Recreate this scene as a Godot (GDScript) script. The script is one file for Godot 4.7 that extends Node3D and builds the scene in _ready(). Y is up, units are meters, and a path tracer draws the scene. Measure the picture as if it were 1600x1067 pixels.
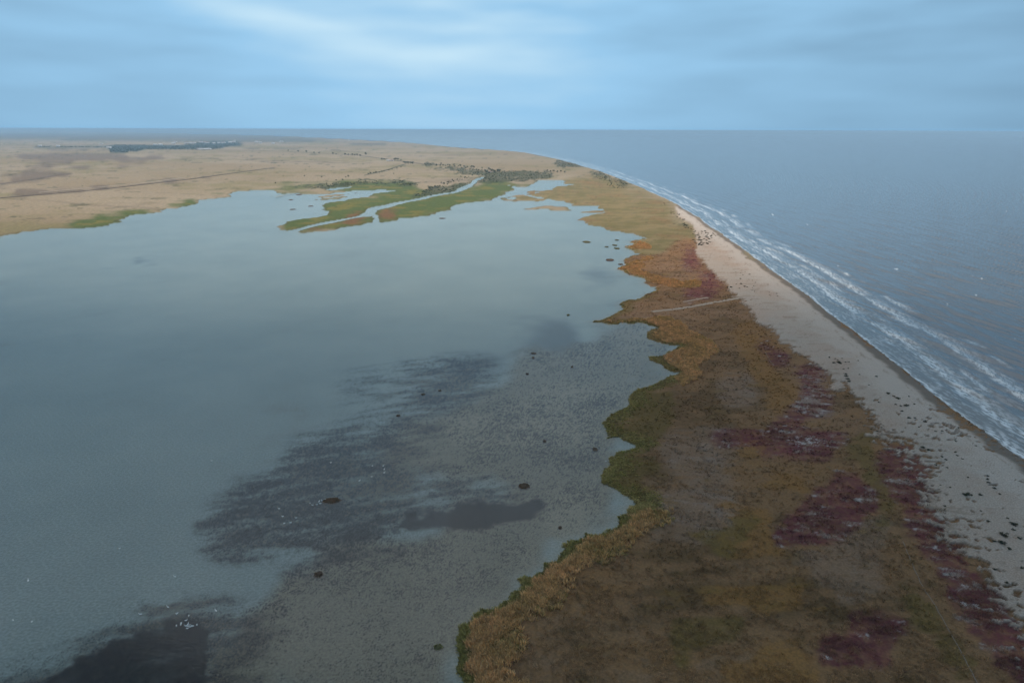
extends Node3D
# A sandy spit between a shallow lagoon and the sea, seen from a drone about a hundred metres up.
# All positions are metres on the ground: x to the right, d forward (d = -z), y up.

const EYE := 100.0
const FAR := 50000.0
const COLS := 1240
const ROWS := 684
const REACH := 0.88

# ---- outlines on the ground (x, d pairs), walked round ----
const SEA := [-7107.7, 15818, -4482.8, 12458, -2664.3, 9241.6, -1542, 7117.4, -888.72, 5776, -392.61, 4313.6, -35.085, 3552.6, 56.176, 3259.7, 159.41, 2546.1, 194.75, 2163.8, 217.41, 1849.6, 227.99, 1569, 233.06, 1344.9, 233.21, 1214, 234.48, 1063.7, 232.49, 970.53, 226.65, 891.88, 224.26, 843.82, 218.21, 783.18, 213.57, 711.21, 209.02, 667.09, 204.06, 603.05, 196.91, 525.03, 191.81, 474.75, 190.07, 451.88, 187.78, 420.35, 182.21, 383.68, 180.36, 364.15, 177.84, 336.92, 175.12, 312.19, 172.75, 290.57, 170.22, 270.74, 167.58, 252.52, 165.99, 237.6, 164.93, 224.74, 164.64, 214.07, 163.4, 202.84, 163.37, 196.95, 160, 165, 156, 120, 148, 60, 60000, 60, 60000, 60000, -60000, 60000, -30000, 45000]
const BEACH := [221.65, 1313.1, 228.36, 1188.1, 231.09, 1095, 222.76, 987.56, 207.64, 863.32, 197.96, 766.15, 189.38, 715.38, 174.7, 650.21, 164.14, 602.3, 152.19, 546.1, 148.1, 501.56, 143.42, 465.48, 141.15, 441.48, 141.13, 424.97, 138.36, 404.64, 137.43, 373.15, 135.7, 338.77, 135.16, 309.79, 134.18, 291.97, 135.39, 277.55, 132.24, 264.33, 126.31, 248.8, 131.27, 253.59, 141.11, 272.03, 140.21, 264.4, 135.86, 248.88, 130.2, 229, 131.04, 219.04, 130.53, 209.8, 125.6, 195.81, 121.96, 182.97, 118.16, 168.74, 116.38, 159.65, 114.54, 150.21, 113.61, 141.17, 109.91, 130.26, 105.55, 117.96, 99.939, 107.39, 96.721, 99.664, 101, 60, 148, 60, 156, 120, 160, 165, 163.37, 196.95, 163.4, 202.84, 164.64, 214.07, 164.93, 224.74, 165.99, 237.6, 167.58, 252.52, 170.22, 270.74, 172.75, 290.57, 175.12, 312.19, 177.84, 336.92, 180.36, 364.15, 182.21, 383.68, 187.78, 420.35, 190.07, 451.88, 191.81, 474.75, 196.91, 525.03, 204.06, 603.05, 209.02, 667.09, 213.57, 711.21, 218.21, 783.18, 224.26, 843.82, 226.65, 891.88, 232.49, 970.53, 234.48, 1063.7, 233.21, 1214, 233.06, 1344.9]
const LAKE := [-8.635, 104.23, -9.9725, 109.25, -10.625, 112.87, -10.519, 116.69, -9.6892, 120.13, -6.38, 124.99, -1.9265, 126.05, 0.61252, 130.63, 2.2121, 131.31, 1.5152, 135.46, 6.6461, 137.16, 11.724, 143.46, 12.899, 149.11, 19.397, 154.28, 28.094, 157.01, 28.952, 161.65, 35.042, 171, 32.352, 173.45, 29.91, 178.19, 26.537, 181.2, 27.805, 186.73, 30.869, 196.49, 34.87, 201.48, 41.82, 206.73, 37.103, 212.12, 31.462, 210.58, 33.128, 218.31, 35.211, 228.84, 39.427, 235.37, 48.82, 255.66, 55.147, 259.27, 59.939, 263.69, 68.147, 274.52, 72.741, 277.79, 66.768, 283.53, 64.657, 291.3, 62.736, 299.46, 76.534, 308.21, 81.772, 316.3, 71.614, 321.41, 68.939, 332.31, 77.941, 347.67, 70.24, 357.62, 51.956, 353.58, 43.911, 358.61, 51.754, 365.29, 61.127, 380.73, 65.023, 394.22, 80.342, 413.78, 91.806, 431.48, 96.545, 444.68, 93.947, 464.75, 84.526, 488.77, 78.925, 507.79, 88.883, 531.2, 108.8, 572.01, 106.12, 587.86, 102.11, 611.51, 111.58, 637.31, 130.92, 657.3, 114.78, 699.81, 95.945, 737.68, 82.635, 768.83, 76.633, 796.92, 86.365, 827.47, 111.25, 860.75, 118.66, 874.72, 119.93, 903.59, 120.66, 950.5, 81.709, 957.62, 78.581, 1010.2, 48.037, 1057.6, 22.157, 1132.4, 54.035, 1194.4, 74.06, 1277.3, 122.84, 1324.6, 98.163, 1389.2, 97.797, 1461.4, 52.97, 1440.7, 38.687, 1353.1, 27.179, 1275.5, 2.645, 1289.2, -8.1803, 1319.3, 3.64, 1218.7, -11.157, 1131.3, -33.732, 1054.9, -67.178, 987.57, -82.663, 944.54, -98.895, 848.47, -120.88, 809.84, -135.12, 809.48, -132.26, 791.74, -147.89, 768.76, -159.48, 814.96, -168.42, 833.59, -155.37, 774.11, -164.75, 746.98, -183.21, 711.79, -200.49, 702.04, -210.22, 688.22, -218.67, 697.05, -231.77, 701.35, -237.81, 705.86, -250.74, 750.19, -248.04, 794.7, -233.17, 813.08, -226.48, 851.75, -242.99, 893.45, -263.39, 964.19, -254.38, 999.83, -237.37, 1048.3, -220.82, 1112.6, -192.6, 1172.8, -217.52, 1210.5, -262.14, 1195.7, -292.68, 1121.4, -351.27, 1131, -371.65, 1107.4, -380.35, 1085.1, -395.78, 1177.9, -437.69, 1189.2, -464.08, 1150.7, -439.51, 1083.1, -452.95, 1021.7, -440.49, 942.17, -452.27, 894.98, -440.76, 866.49, -456.07, 839.01, -450.28, 795.53, -439.31, 772.78, -435.54, 740.63, -444.26, 720.34, -477.65, 714.72, -495.6, 660.63, -516.71, 576.34, -555.18, 485.69, -1400, 480, -1400, 20, -5, 20, -8, 60, -7.5, 90]
const CHANNEL := [-231.77, 701.35, -221.38, 740.5, -202.54, 790, -185.35, 833.14, -186.72, 873.42, -190.75, 917.57, -181.67, 941.63, -166.61, 993.47, -140.54, 1061.6, -113.9, 1139.3, -98.052, 1176.2, -91.774, 1270.8, -82.381, 1434.7, -68.354, 1533.6, -61.364, 1534, -75.711, 1316.5, -80.059, 1215.6, -90.783, 1152, -111.11, 1110.8, -133.86, 1031.9, -160.28, 954.62, -174.11, 888.06, -169.88, 853.26, -159.48, 814.96, -147.89, 768.76, -155.37, 774.11, -167.94, 827.22, -176.46, 823.85, -191.58, 790.27, -206.96, 748.6, -215.68, 720.67, -218.67, 697.05]
const POOL := [-320.76, 1180.7, -317.83, 1233.7, -292.07, 1270.2, -287.27, 1248.9, -302.4, 1194.2]
const POOL_B := [-10.41, 1055.7, -1.7034, 1081.8, 7.166, 1066.5, 3.1566, 1036.3, -6.3951, 1036]
const ISLET_A := [-20.131, 1055.4, -3.7536, 1097.9, 14.58, 1109.5, 31.053, 1077.6, 53.872, 1037.9, 34.428, 999.68, 22.078, 1027.2, 6.8305, 1012.6, -10.025, 1016.7]
const ISLET_B := [12.063, 908.06, 25.282, 931.61, 39.635, 945.67, 75.371, 933.05, 76.555, 895.01, 49.355, 897.93, 41.854, 916.5]
const ISLET_C := [86.484, 877.35, 103.16, 895.75, 120.53, 888.96, 116.5, 864.3]
const ISLET_D := [20.68, 1168.1, 37.758, 1200.3, 51.303, 1181.7, 38.839, 1133]
const ISLET_E := [-303.28, 1066.5, -277.74, 1115.1, -253.67, 1146.2, -271.18, 1096.4, -289.85, 1056.7]
const ISLET_F := [-294.18, 1026.8, -273.43, 1057.2, -260.16, 1083.8, -255.53, 1064, -274.15, 1022.6]
const SHORE := [-30000, 45000, -7107.7, 15818, -4482.8, 12458, -2664.3, 9241.6, -1542, 7117.4, -888.72, 5776, -392.61, 4313.6, -35.085, 3552.6, 56.176, 3259.7, 159.41, 2546.1, 194.75, 2163.8, 217.41, 1849.6, 227.99, 1569, 233.06, 1344.9, 233.21, 1214, 234.48, 1063.7, 232.49, 970.53, 226.65, 891.88, 224.26, 843.82, 218.21, 783.18, 213.57, 711.21, 209.02, 667.09, 204.06, 603.05, 196.91, 525.03, 191.81, 474.75, 190.07, 451.88, 187.78, 420.35, 182.21, 383.68, 180.36, 364.15, 177.84, 336.92, 175.12, 312.19, 172.75, 290.57, 170.22, 270.74, 167.58, 252.52, 165.99, 237.6, 164.93, 224.74, 164.64, 214.07, 163.4, 202.84, 163.37, 196.95, 160, 165, 156, 120, 148, 60]
const ZONES := {
	"green": [[-234.85, 696.7, -257.29, 766.13, -254.79, 915.74, -274.83, 990.12, -236.95, 1068.7, -191.36, 1185.4, -112.31, 1214.4, -53.563, 1436, -13.83, 1401.8, 13.14, 1274.9, -10.825, 1097.6, -65.459, 961.64, -117.49, 786.34, -163.17, 726.76, -210.19, 679.43],
		[-428.74, 1164.2, -423, 1243.6, -339.9, 1321.5, -278.43, 1444.6, -173.31, 1344.3, -176.95, 1198.8, -264.32, 1195.6, -350.87, 1119.4, -380.35, 1085.1],
		[-0.90021, 1289.1, 37.527, 1404, 83.857, 1499.8, 104.51, 1443, 82.952, 1307.5],
		[-464.81, 710.22, -488.19, 794.58, -481.93, 865.37, -466.67, 933.27, -460.24, 1061.3, -442.3, 1202, -415.97, 1128.7, -444.94, 1003.1, -432.38, 846.26, -433.35, 761.88, -440.54, 692.17]],
	"rust": [[-197.65, 832.82, -193.67, 949.48, -180.77, 808.32, -208.96, 697.26, -222.37, 720.51],
		[-174.67, 895.36, -161.74, 942.21, -131.29, 882.04, -132.07, 785.98, -148.08, 785.58],
		[-212.78, 688.17, -167.02, 814.77, -164.05, 747]],
	"spit": [[-0.66472, 1036.2, 58.947, 1306.6, 157.45, 1657.4, 203.04, 1393.6, 219.66, 1200.5, 218.95, 970.13, 192.83, 739.91, 160.9, 579.22, 101.96, 539.63, 85.636, 568.51, 122.88, 657.13, 70.675, 763.12, 79.719, 965.97]],
	"marsh": [[-13.745, 66.601, -19.162, 104.18, -19.68, 127.46, 0.1554, 155.35, 11.816, 186.63, 20.138, 249.24, 46.937, 296.53, 27.854, 358.42, 73.616, 484.04, 95.424, 562.62, 182.8, 662.43, 159.37, 509.09, 151.59, 439.73, 149.27, 408.04, 142.35, 338.84, 143.06, 288.54, 149.28, 272.11, 149.39, 247, 143.13, 207.45, 128.16, 162.23, 123.7, 137.27, 109.22, 105.81, 87.896, 66.899]],
	"reed": [[44.609, 358.62, 65.176, 362.79, 84.402, 367.03, 92.734, 352.79, 95.654, 333.73, 98.298, 316.47, 89.202, 292.42, 81.916, 281.16, 79.927, 271.48, 68.166, 259.38, 67.717, 271.37, 73.572, 277.79, 70.44, 291.35, 79.508, 313.22, 83.199, 318.38, 72.583, 324.63, 70.461, 333.46, 78.28, 347.67, 70.009, 356.34, 51.956, 353.58],
		[78.925, 507.79, 108.2, 559.86, 116.06, 554.1, 100.54, 526.06, 93.597, 500.7, 103.24, 477.79, 114.84, 462.97, 133.36, 461.17, 124.75, 445.08, 104.66, 442.87, 94.747, 468.98, 84.901, 491.09],
		[102.11, 611.51, 110.95, 633.52, 124.46, 626.34, 112.27, 591.26]],
	"purple": [[126.73, 338.67, 127.32, 311.7, 131.57, 288.43, 131.78, 268.09, 124.41, 246.79, 117.73, 237.22, 106.16, 232.31, 98.546, 234.03, 114.54, 250.04, 122.16, 264.24, 121.31, 284.05, 120.94, 306.7],
		[67.079, 210.34, 85.038, 218.69, 112.43, 219.97, 112.14, 209.67, 103.16, 199.22, 84.967, 194.66, 81.556, 202.27],
		[72.36, 158.78, 80.521, 168.52, 89.706, 177.44, 106.6, 185.24, 103.79, 172.11, 96.999, 160.47, 82.821, 150.04, 71.967, 147.23, 67.916, 151.37],
		[64.641, 115.91, 73.113, 122.69, 83.314, 123.75, 80.462, 115.98, 73.243, 107.28, 61.359, 105.62, 59.766, 110.56],
		[101.2, 404.16, 116.36, 433.65, 140.44, 467.54, 144.28, 443.43, 122.57, 410.99],
		[116.84, 195.75, 128.96, 204.95, 118.39, 172.2, 113.72, 150.21, 109.91, 130.26, 104.24, 114.26, 95.924, 102.64, 96.41, 114.23, 98.321, 130.21, 102.33, 150.15, 108.35, 172.14],
		[163.95, 612.7, 147.23, 508.89, 140.02, 443.37, 132.59, 463.23, 139.07, 534.76, 132.77, 563.28],
		[171.73, 1173.6, 200.15, 1150.4, 167.34, 1041.5, 156.68, 1081.8]],
	"grey": [[86.714, 271.54, 100.16, 279.68, 103.07, 264.07, 94.613, 243.3, 81.629, 236.93, 77.974, 249.73],
		[52.798, 214.27, 73.47, 225.15, 79.746, 209.44, 71.069, 195.44, 50.841, 186.88],
		[70.905, 148.59, 81.197, 150.03, 100.31, 165.3, 105.6, 165.33, 92.768, 147.34, 85.57, 127.96, 74.983, 123.72, 70.841, 130.08],
		[30.463, 168.22, 48.167, 175.35, 74.087, 175.51, 55.301, 155.66, 32.528, 149.77]],
	"salt": [[100.25, 232.26, 108.1, 237.14, 111.67, 235.34, 108.51, 231.15],
		[90.872, 207.56, 100.85, 212.59, 106.09, 211.62, 103.95, 205.73, 97.216, 203.78, 93.325, 205.65]],
	"orange": [[123.56, 363.48, 129.43, 344.61, 120.5, 297.25, 116.33, 264.19, 106.89, 237.13, 90.554, 228.12, 77.458, 230.91, 93.655, 237.02, 104.42, 256.85, 107.16, 283.91, 108.91, 316.58],
		[71.118, 209.38, 83.967, 215.54, 89.457, 209.51, 85.1, 197.75, 73.1, 195.45],
		[59.271, 175.42, 70.377, 165.12, 67.742, 144.54, 58.99, 141.9, 51.978, 149.88],
		[44.849, 129.95, 64.5, 132.29, 68.043, 123.68, 55.559, 123.63, 44.763, 124.6],
		[40.54, 105.53, 52.134, 114.04, 61.035, 110.57, 56.293, 99.506, 36.764, 96.587],
		[76.256, 187.05, 90.801, 189.19, 86.734, 179.29, 71.006, 177.33]],
	"olive": [[38.406, 236.58, 54.093, 256.41, 63.626, 253.01, 59.687, 225.05, 43.107, 209.17, 35.214, 214.14],
		[28.39, 186.74, 34.877, 197.4, 43.487, 199.71, 38.92, 175.29, 34.001, 173.46],
		[28.541, 155.51, 36.434, 171.71, 41.177, 168.28, 37.735, 155.56],
		[114.12, 204.85, 123.32, 214.79, 109.26, 172.15, 97.911, 139.59, 92.338, 116.03, 86.328, 102.6, 84.932, 112.4, 93.49, 137.12, 102.08, 165.31],
		[50.28, 155.63, 62.301, 161.84, 65.347, 155.72, 57.581, 147.15, 48.856, 144.44],
		[31.728, 115.76, 43.656, 125.64, 52.101, 121.59, 46.933, 114.01, 31.975, 105.5]],
	"weed": [[-62.013, 235.78, -60.402, 262.63, -44.266, 278.34, -11.356, 287.06, -2.6531, 270.73, -14.611, 242.4, -25.626, 230.1, -44.82, 219.86],
		[-79.731, 154.9, -81.622, 167.55, -71.167, 190.2, -68.467, 208.37, -51.885, 210.97, -28.738, 199.21, -15.447, 186.45, -7.2399, 175.01, -17.666, 167.93, -29.847, 155.18, -48.272, 149.33, -60.231, 146.53, -67.606, 149.23],
		[-33.446, 156.66, -24.159, 162.94, -6.9824, 168, 9.1302, 169.8, 5.4037, 164.74, -10.016, 158.31, -26.431, 154.61],
		[-107.84, 96.033, -92.048, 108.24, -86.547, 118.05, -77.71, 127.18, -67.318, 129.41, -55.088, 127.29, -48.925, 117.27, -48.562, 105.17, -41.956, 96.285, -35.98, 75.425, -94.892, 75.237],
		[-74.046, 149.19, -56.199, 143.89, -42.412, 138.87, -55.367, 141.31]],
	"deepweed": [[-34.4, 152.81, -27.863, 164.54, -10.638, 169.68, 9.5852, 171.89, 8.9381, 165.42, -9.9332, 156.79],
		[-83.534, 85.929, -87.075, 108.26, -80.706, 117.13, -72.423, 122.02, -62.174, 117.21, -59.695, 108.37, -56.36, 86.025]],
	"flat": [[-42.785, 208.56, -28.607, 236.04, -5.3537, 270.71, 31.049, 315.77, 68.19, 350.02, 80.837, 316.29, 66.019, 263.75, 35.21, 230.58, 24.562, 178.9, 32.248, 168.23, 16.588, 152.52, 6.1775, 136.68, 0.18128, 127.56, -10.441, 117.44, -8.6231, 92.378, -54.941, 92.207, -60.514, 123.09, -54.162, 137.58, -32.144, 149.42, 8.9093, 164.76, -7.2399, 175.01]],
	"pale": [[-34.938, 213.63, -9.4878, 236.2, 31.685, 263.44, 52.805, 263.63, 32.346, 209.1, 27.486, 204.24, -8.4814, 208.8],
		[11.02, 171.55, 26.443, 178.91, 32.248, 168.23, 13.1, 149.66, -6.0115, 141.57, 6.83, 155.39],
		[38.13, 296.45, 67.103, 343.91, 76.589, 311.18, 50.164, 263.61]],
	"blue": [[11.74, 296.19, 35.182, 362.43, 70.525, 462.31, 93.178, 442.71, 61.954, 376.44, 44.283, 349.75, 31.049, 315.77],
		[68.801, 562.15, 100.75, 562.71, 73.616, 484.04, 52.833, 462.05],
		[-45.001, 248.7, -11.356, 287.06, 42.897, 337.74, 36.724, 310.77, -5.3537, 270.71]],
	"silt": [[-333.61, 501.14, -286.24, 549.96, -277.95, 533.15, -327.16, 506.18]],
	"dark": [[-1818.1, 2505.1, -2045.1, 3052.6, -2245.9, 3653.7, -1772.7, 3264.5, -1427, 2536.6, -1278.8, 2067.3, -930.32, 1266.9],
		[-837.37, 1137.3, -776.91, 1244, -725.28, 1388.6, -693.48, 1614.5, -702.04, 2028.3, -638.94, 1893.8, -634.39, 1507, -668.47, 1277.4, -714.57, 1141.7, -747.72, 1012.2],
		[-996.7, 1359.5, -1021.9, 1598, -1138.2, 1864.4, -956.11, 1471.7, -930.32, 1266.9],
		[-1311.8, 2329.4, -1294.5, 2547.3, -1109.9, 2160.1, -1039.5, 1870.2]],
	"belt": [[-3338.2, 4625.1, -2958.4, 4684, -2238.2, 4591.4, -2551.4, 5774.4, -2225.4, 6169.2, -1562.6, 4322.9, -1639, 3857, -1580.8, 3494.4, -1997.8, 3683.1, -1691.3, 3087.4, -1744.3, 3082.2, -2159.7, 3793.1, -2879.6, 3985.6],
		[-1486.1, 5141.4, -1014.7, 5609.6, -715.88, 5266.5, -1035.6, 4770.2],
		[-1613.8, 4152.5, -1289.8, 4195.3, -1130.7, 3785.9, -1425, 3751]],
	"far": [[-54249, 21606, -22758, 23061, -12663, 17631, -9234.9, 20561, -4069.3, 11901, -2232.8, 7990, -1374, 6338.9, -1533.3, 5660.6, -2653.3, 6262.6, -3163.1, 6158, -3704.3, 6230, -4627.6, 6423.5, -7331.5, 5815.4]],
	"scrub": [[-238.85, 2176.6, -141.42, 1923.1, -33.217, 1750.2, 46.612, 1754.4, 107.47, 1704.8, 51.651, 1440.7, -26.319, 1383.9, -90.074, 1215.2, -113.71, 1116.3, -147.36, 1061.4, -150.29, 1162, -98.497, 1331.3, -81.414, 1598.5, -155.43, 1691.1],
		[155.98, 2490.5, 190.36, 2011.1, 216.54, 1590.5, 219.14, 1297.8, 215.13, 1175.1, 193.98, 1212.6, 175.23, 1484.2, 157.33, 1940.7],
		[-427.66, 1257.6, -339.9, 1321.5, -317.68, 1442.9, -207.55, 1411.1, -191.04, 1296.5, -291.9, 1323.4, -333.04, 1206.1]],
}
const TRAILS := [[[119.04, 304.75, 116.48, 291.8, 115.9, 283.15], 0.2, "thin pale footpath at the upper tip of the maroon patch"], [[113.28, 250.03, 112.86, 244.09, 111.95, 237.17], 0.25, "thin pale footpath running down to the upper white salt patch"], [[99.394, 150.41, 97.959, 145.76, 96.455, 141.08, 94.114, 132.43, 92.908, 125.45, 91.433, 118.65, 90.027, 111.73, 88.418, 105.09, 87.135, 101.1], 0.2, "thin pale footpath winding to the bottom right of the marsh"], [[140.92, 508.79, 138.43, 485.03, 136.15, 463.28], 0.25, "thin pale footpath by the marsh above the sand track"], [[149.47, 418.11, 138.46, 411.2, 119.42, 399.6, 105.5, 390.15, 92.824, 384.03, 78.678, 378.07], 3.2, "pale sand track crossing the spit from beach towards lagoon"], [[122.3, 414.34, 111.8, 407.55, 102.4, 400.97], 2, "short pale sand streak in the maroon plants above the track"]]
const ROADS := [[[-761.69, 957.68, -761.3, 1031.2, -739.09, 1083.7, -714.57, 1141.7, -698.2, 1205.6, -683.77, 1307.4, -662.23, 1446.3, -654.13, 1665.2, -638.94, 1893.8], 9, 0.12, 0.095, 0.075, "ditch_bank", "dark ditch line slanting across the straw plain"], [[-764.61, 1122.2, -747.32, 1177.7, -731.46, 1224.7, -703.55, 1322.4, -692.68, 1484], 5, 0.5, 0.44, 0.36, "dirt_road", "pale dirt road beside the dark ditch line"], [[-1605, 3548.3, -1265.5, 3368.1, -1072.4, 3288.3, -817.28, 3003.2, -609.82, 2796.9, -414.61, 2395.5, -270.39, 2113.4, -207.45, 2059.5], 9, 0.09, 0.085, 0.06, "causeway", "straight dark causeway lined with small trees"], [[-360.15, 1054.4, -359.9, 1083.6, -349.27, 1148.8, -344, 1205.7], 2.5, 0.36, 0.33, 0.24, "embankment", "thin pale embankment crossing the green flats"], [[-951.44, 1296.4, -982.65, 1450.9, -1022, 1621.7], 7, 0.16, 0.13, 0.105, "ditch", "second dark ditch on the left plain"], [[-334.12, 1586.2, -319.88, 1748.4, -320.68, 2090.5], 6, 0.08, 0.085, 0.05, "hedge_bank", "dark slanting hedge bank below the white building"]]
const ISLETS := [
	[69.6, 636.5, 9.58, 15.24, true, "green grass islet alone off the spit, widest of the small ones", ""],
	[99.5, 648.7, 4.88, 7.90, true, "small grassy islet clustered off the pointed reed bank", "grassy islets off the reed bank"],
	[93.3, 618.5, 5.25, 9.02, true, "small grassy islet clustered off the pointed reed bank", "grassy islets off the reed bank"],
	[84.6, 609.4, 4.02, 7.01, true, "small grassy islet clustered off the pointed reed bank", "grassy islets off the reed bank"],
	[92.5, 600.9, 6.24, 10.24, true, "small grassy islet clustered off the pointed reed bank", "grassy islets off the reed bank"],
	[126.6, 657.2, 3.71, 8.10, true, "small grassy islet clustered off the pointed reed bank", "grassy islets off the reed bank"],
	[78.7, 544.8, 8.27, 12.76, false, "dark brown mud islet with a long tail towards the reed bank", ""],
	[84.5, 525.8, 4.50, 6.63, false, "small dark islet touching the reed bank below the tailed one", ""],
	[66.6, 397.4, 5.76, 6.28, true, "bright green islet close to the bay in the spit", ""],
	[31.8, 373.3, 2.17, 3.49, true, "tiny green islet alone in open lagoon", ""],
	[10.2, 303.7, 3.00, 2.39, false, "tiny dark weed clump breaking the shallow lagoon surface", "weed clumps in the shallows"],
	[9.7, 297.1, 1.47, 2.76, false, "tiny dark weed clump breaking the shallow lagoon surface", "weed clumps in the shallows"],
	[6.6, 275.6, 1.37, 1.61, false, "tiny dark weed clump breaking the shallow lagoon surface", "weed clumps in the shallows"],
	[26.6, 284.8, 1.13, 1.71, false, "tiny dark weed clump breaking the shallow lagoon surface", "weed clumps in the shallows"],
	[-41.6, 230.6, 1.87, 1.76, false, "tiny dark weed clump breaking the shallow lagoon surface", "weed clumps in the shallows"],
	[-35.1, 251.5, 2.02, 1.36, false, "tiny dark weed clump breaking the shallow lagoon surface", "weed clumps in the shallows"],
	[-28.9, 255.7, 1.54, 1.41, false, "tiny dark weed clump breaking the shallow lagoon surface", "weed clumps in the shallows"],
	[11.1, 209.4, 1.51, 1.98, false, "tiny dark weed clump breaking the shallow lagoon surface", "weed clumps in the shallows"],
	[27.4, 203.3, 1.89, 3.29, false, "dark jagged islet close to the near marsh bank", ""],
	[3.7, 179.1, 4.14, 4.15, false, "round brown weed islet above the dark water stripe", ""],
	[12.8, 157.2, 1.01, 1.21, false, "tiny dark weed clump breaking the shallow lagoon surface", "weed clumps in the shallows"],
	[-50.9, 170.5, 6.12, 3.82, false, "long rust-brown islet where white birds gather", ""],
	[-45.4, 137.1, 2.71, 2.42, false, "small brown islet in the near shallows", ""],
	[-14.7, 113.6, 2.33, 1.79, true, "olive green islet nearest the camera beside the reed fringe", ""],
	[-327.9, 1025.7, 7.49, 14.32, false, "low dark mud islet in the far lagoon near the channel mouth", "mud islets off the channel mouth"],
	[-274.1, 938.9, 7.75, 12.87, false, "low dark mud islet in the far lagoon near the channel mouth", "mud islets off the channel mouth"],
	[-286.3, 899.7, 9.09, 11.85, false, "low dark mud islet in the far lagoon near the channel mouth", "mud islets off the channel mouth"],
	[-340.4, 1108.5, 11.11, 22.20, false, "low dark mud islet in the far lagoon near the channel mouth", "mud islets off the channel mouth"],
	[-82.6, 810.8, 10.53, 9.69, false, "low dark mud islet in the far lagoon near the channel mouth", "mud islets off the channel mouth"]]
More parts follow.
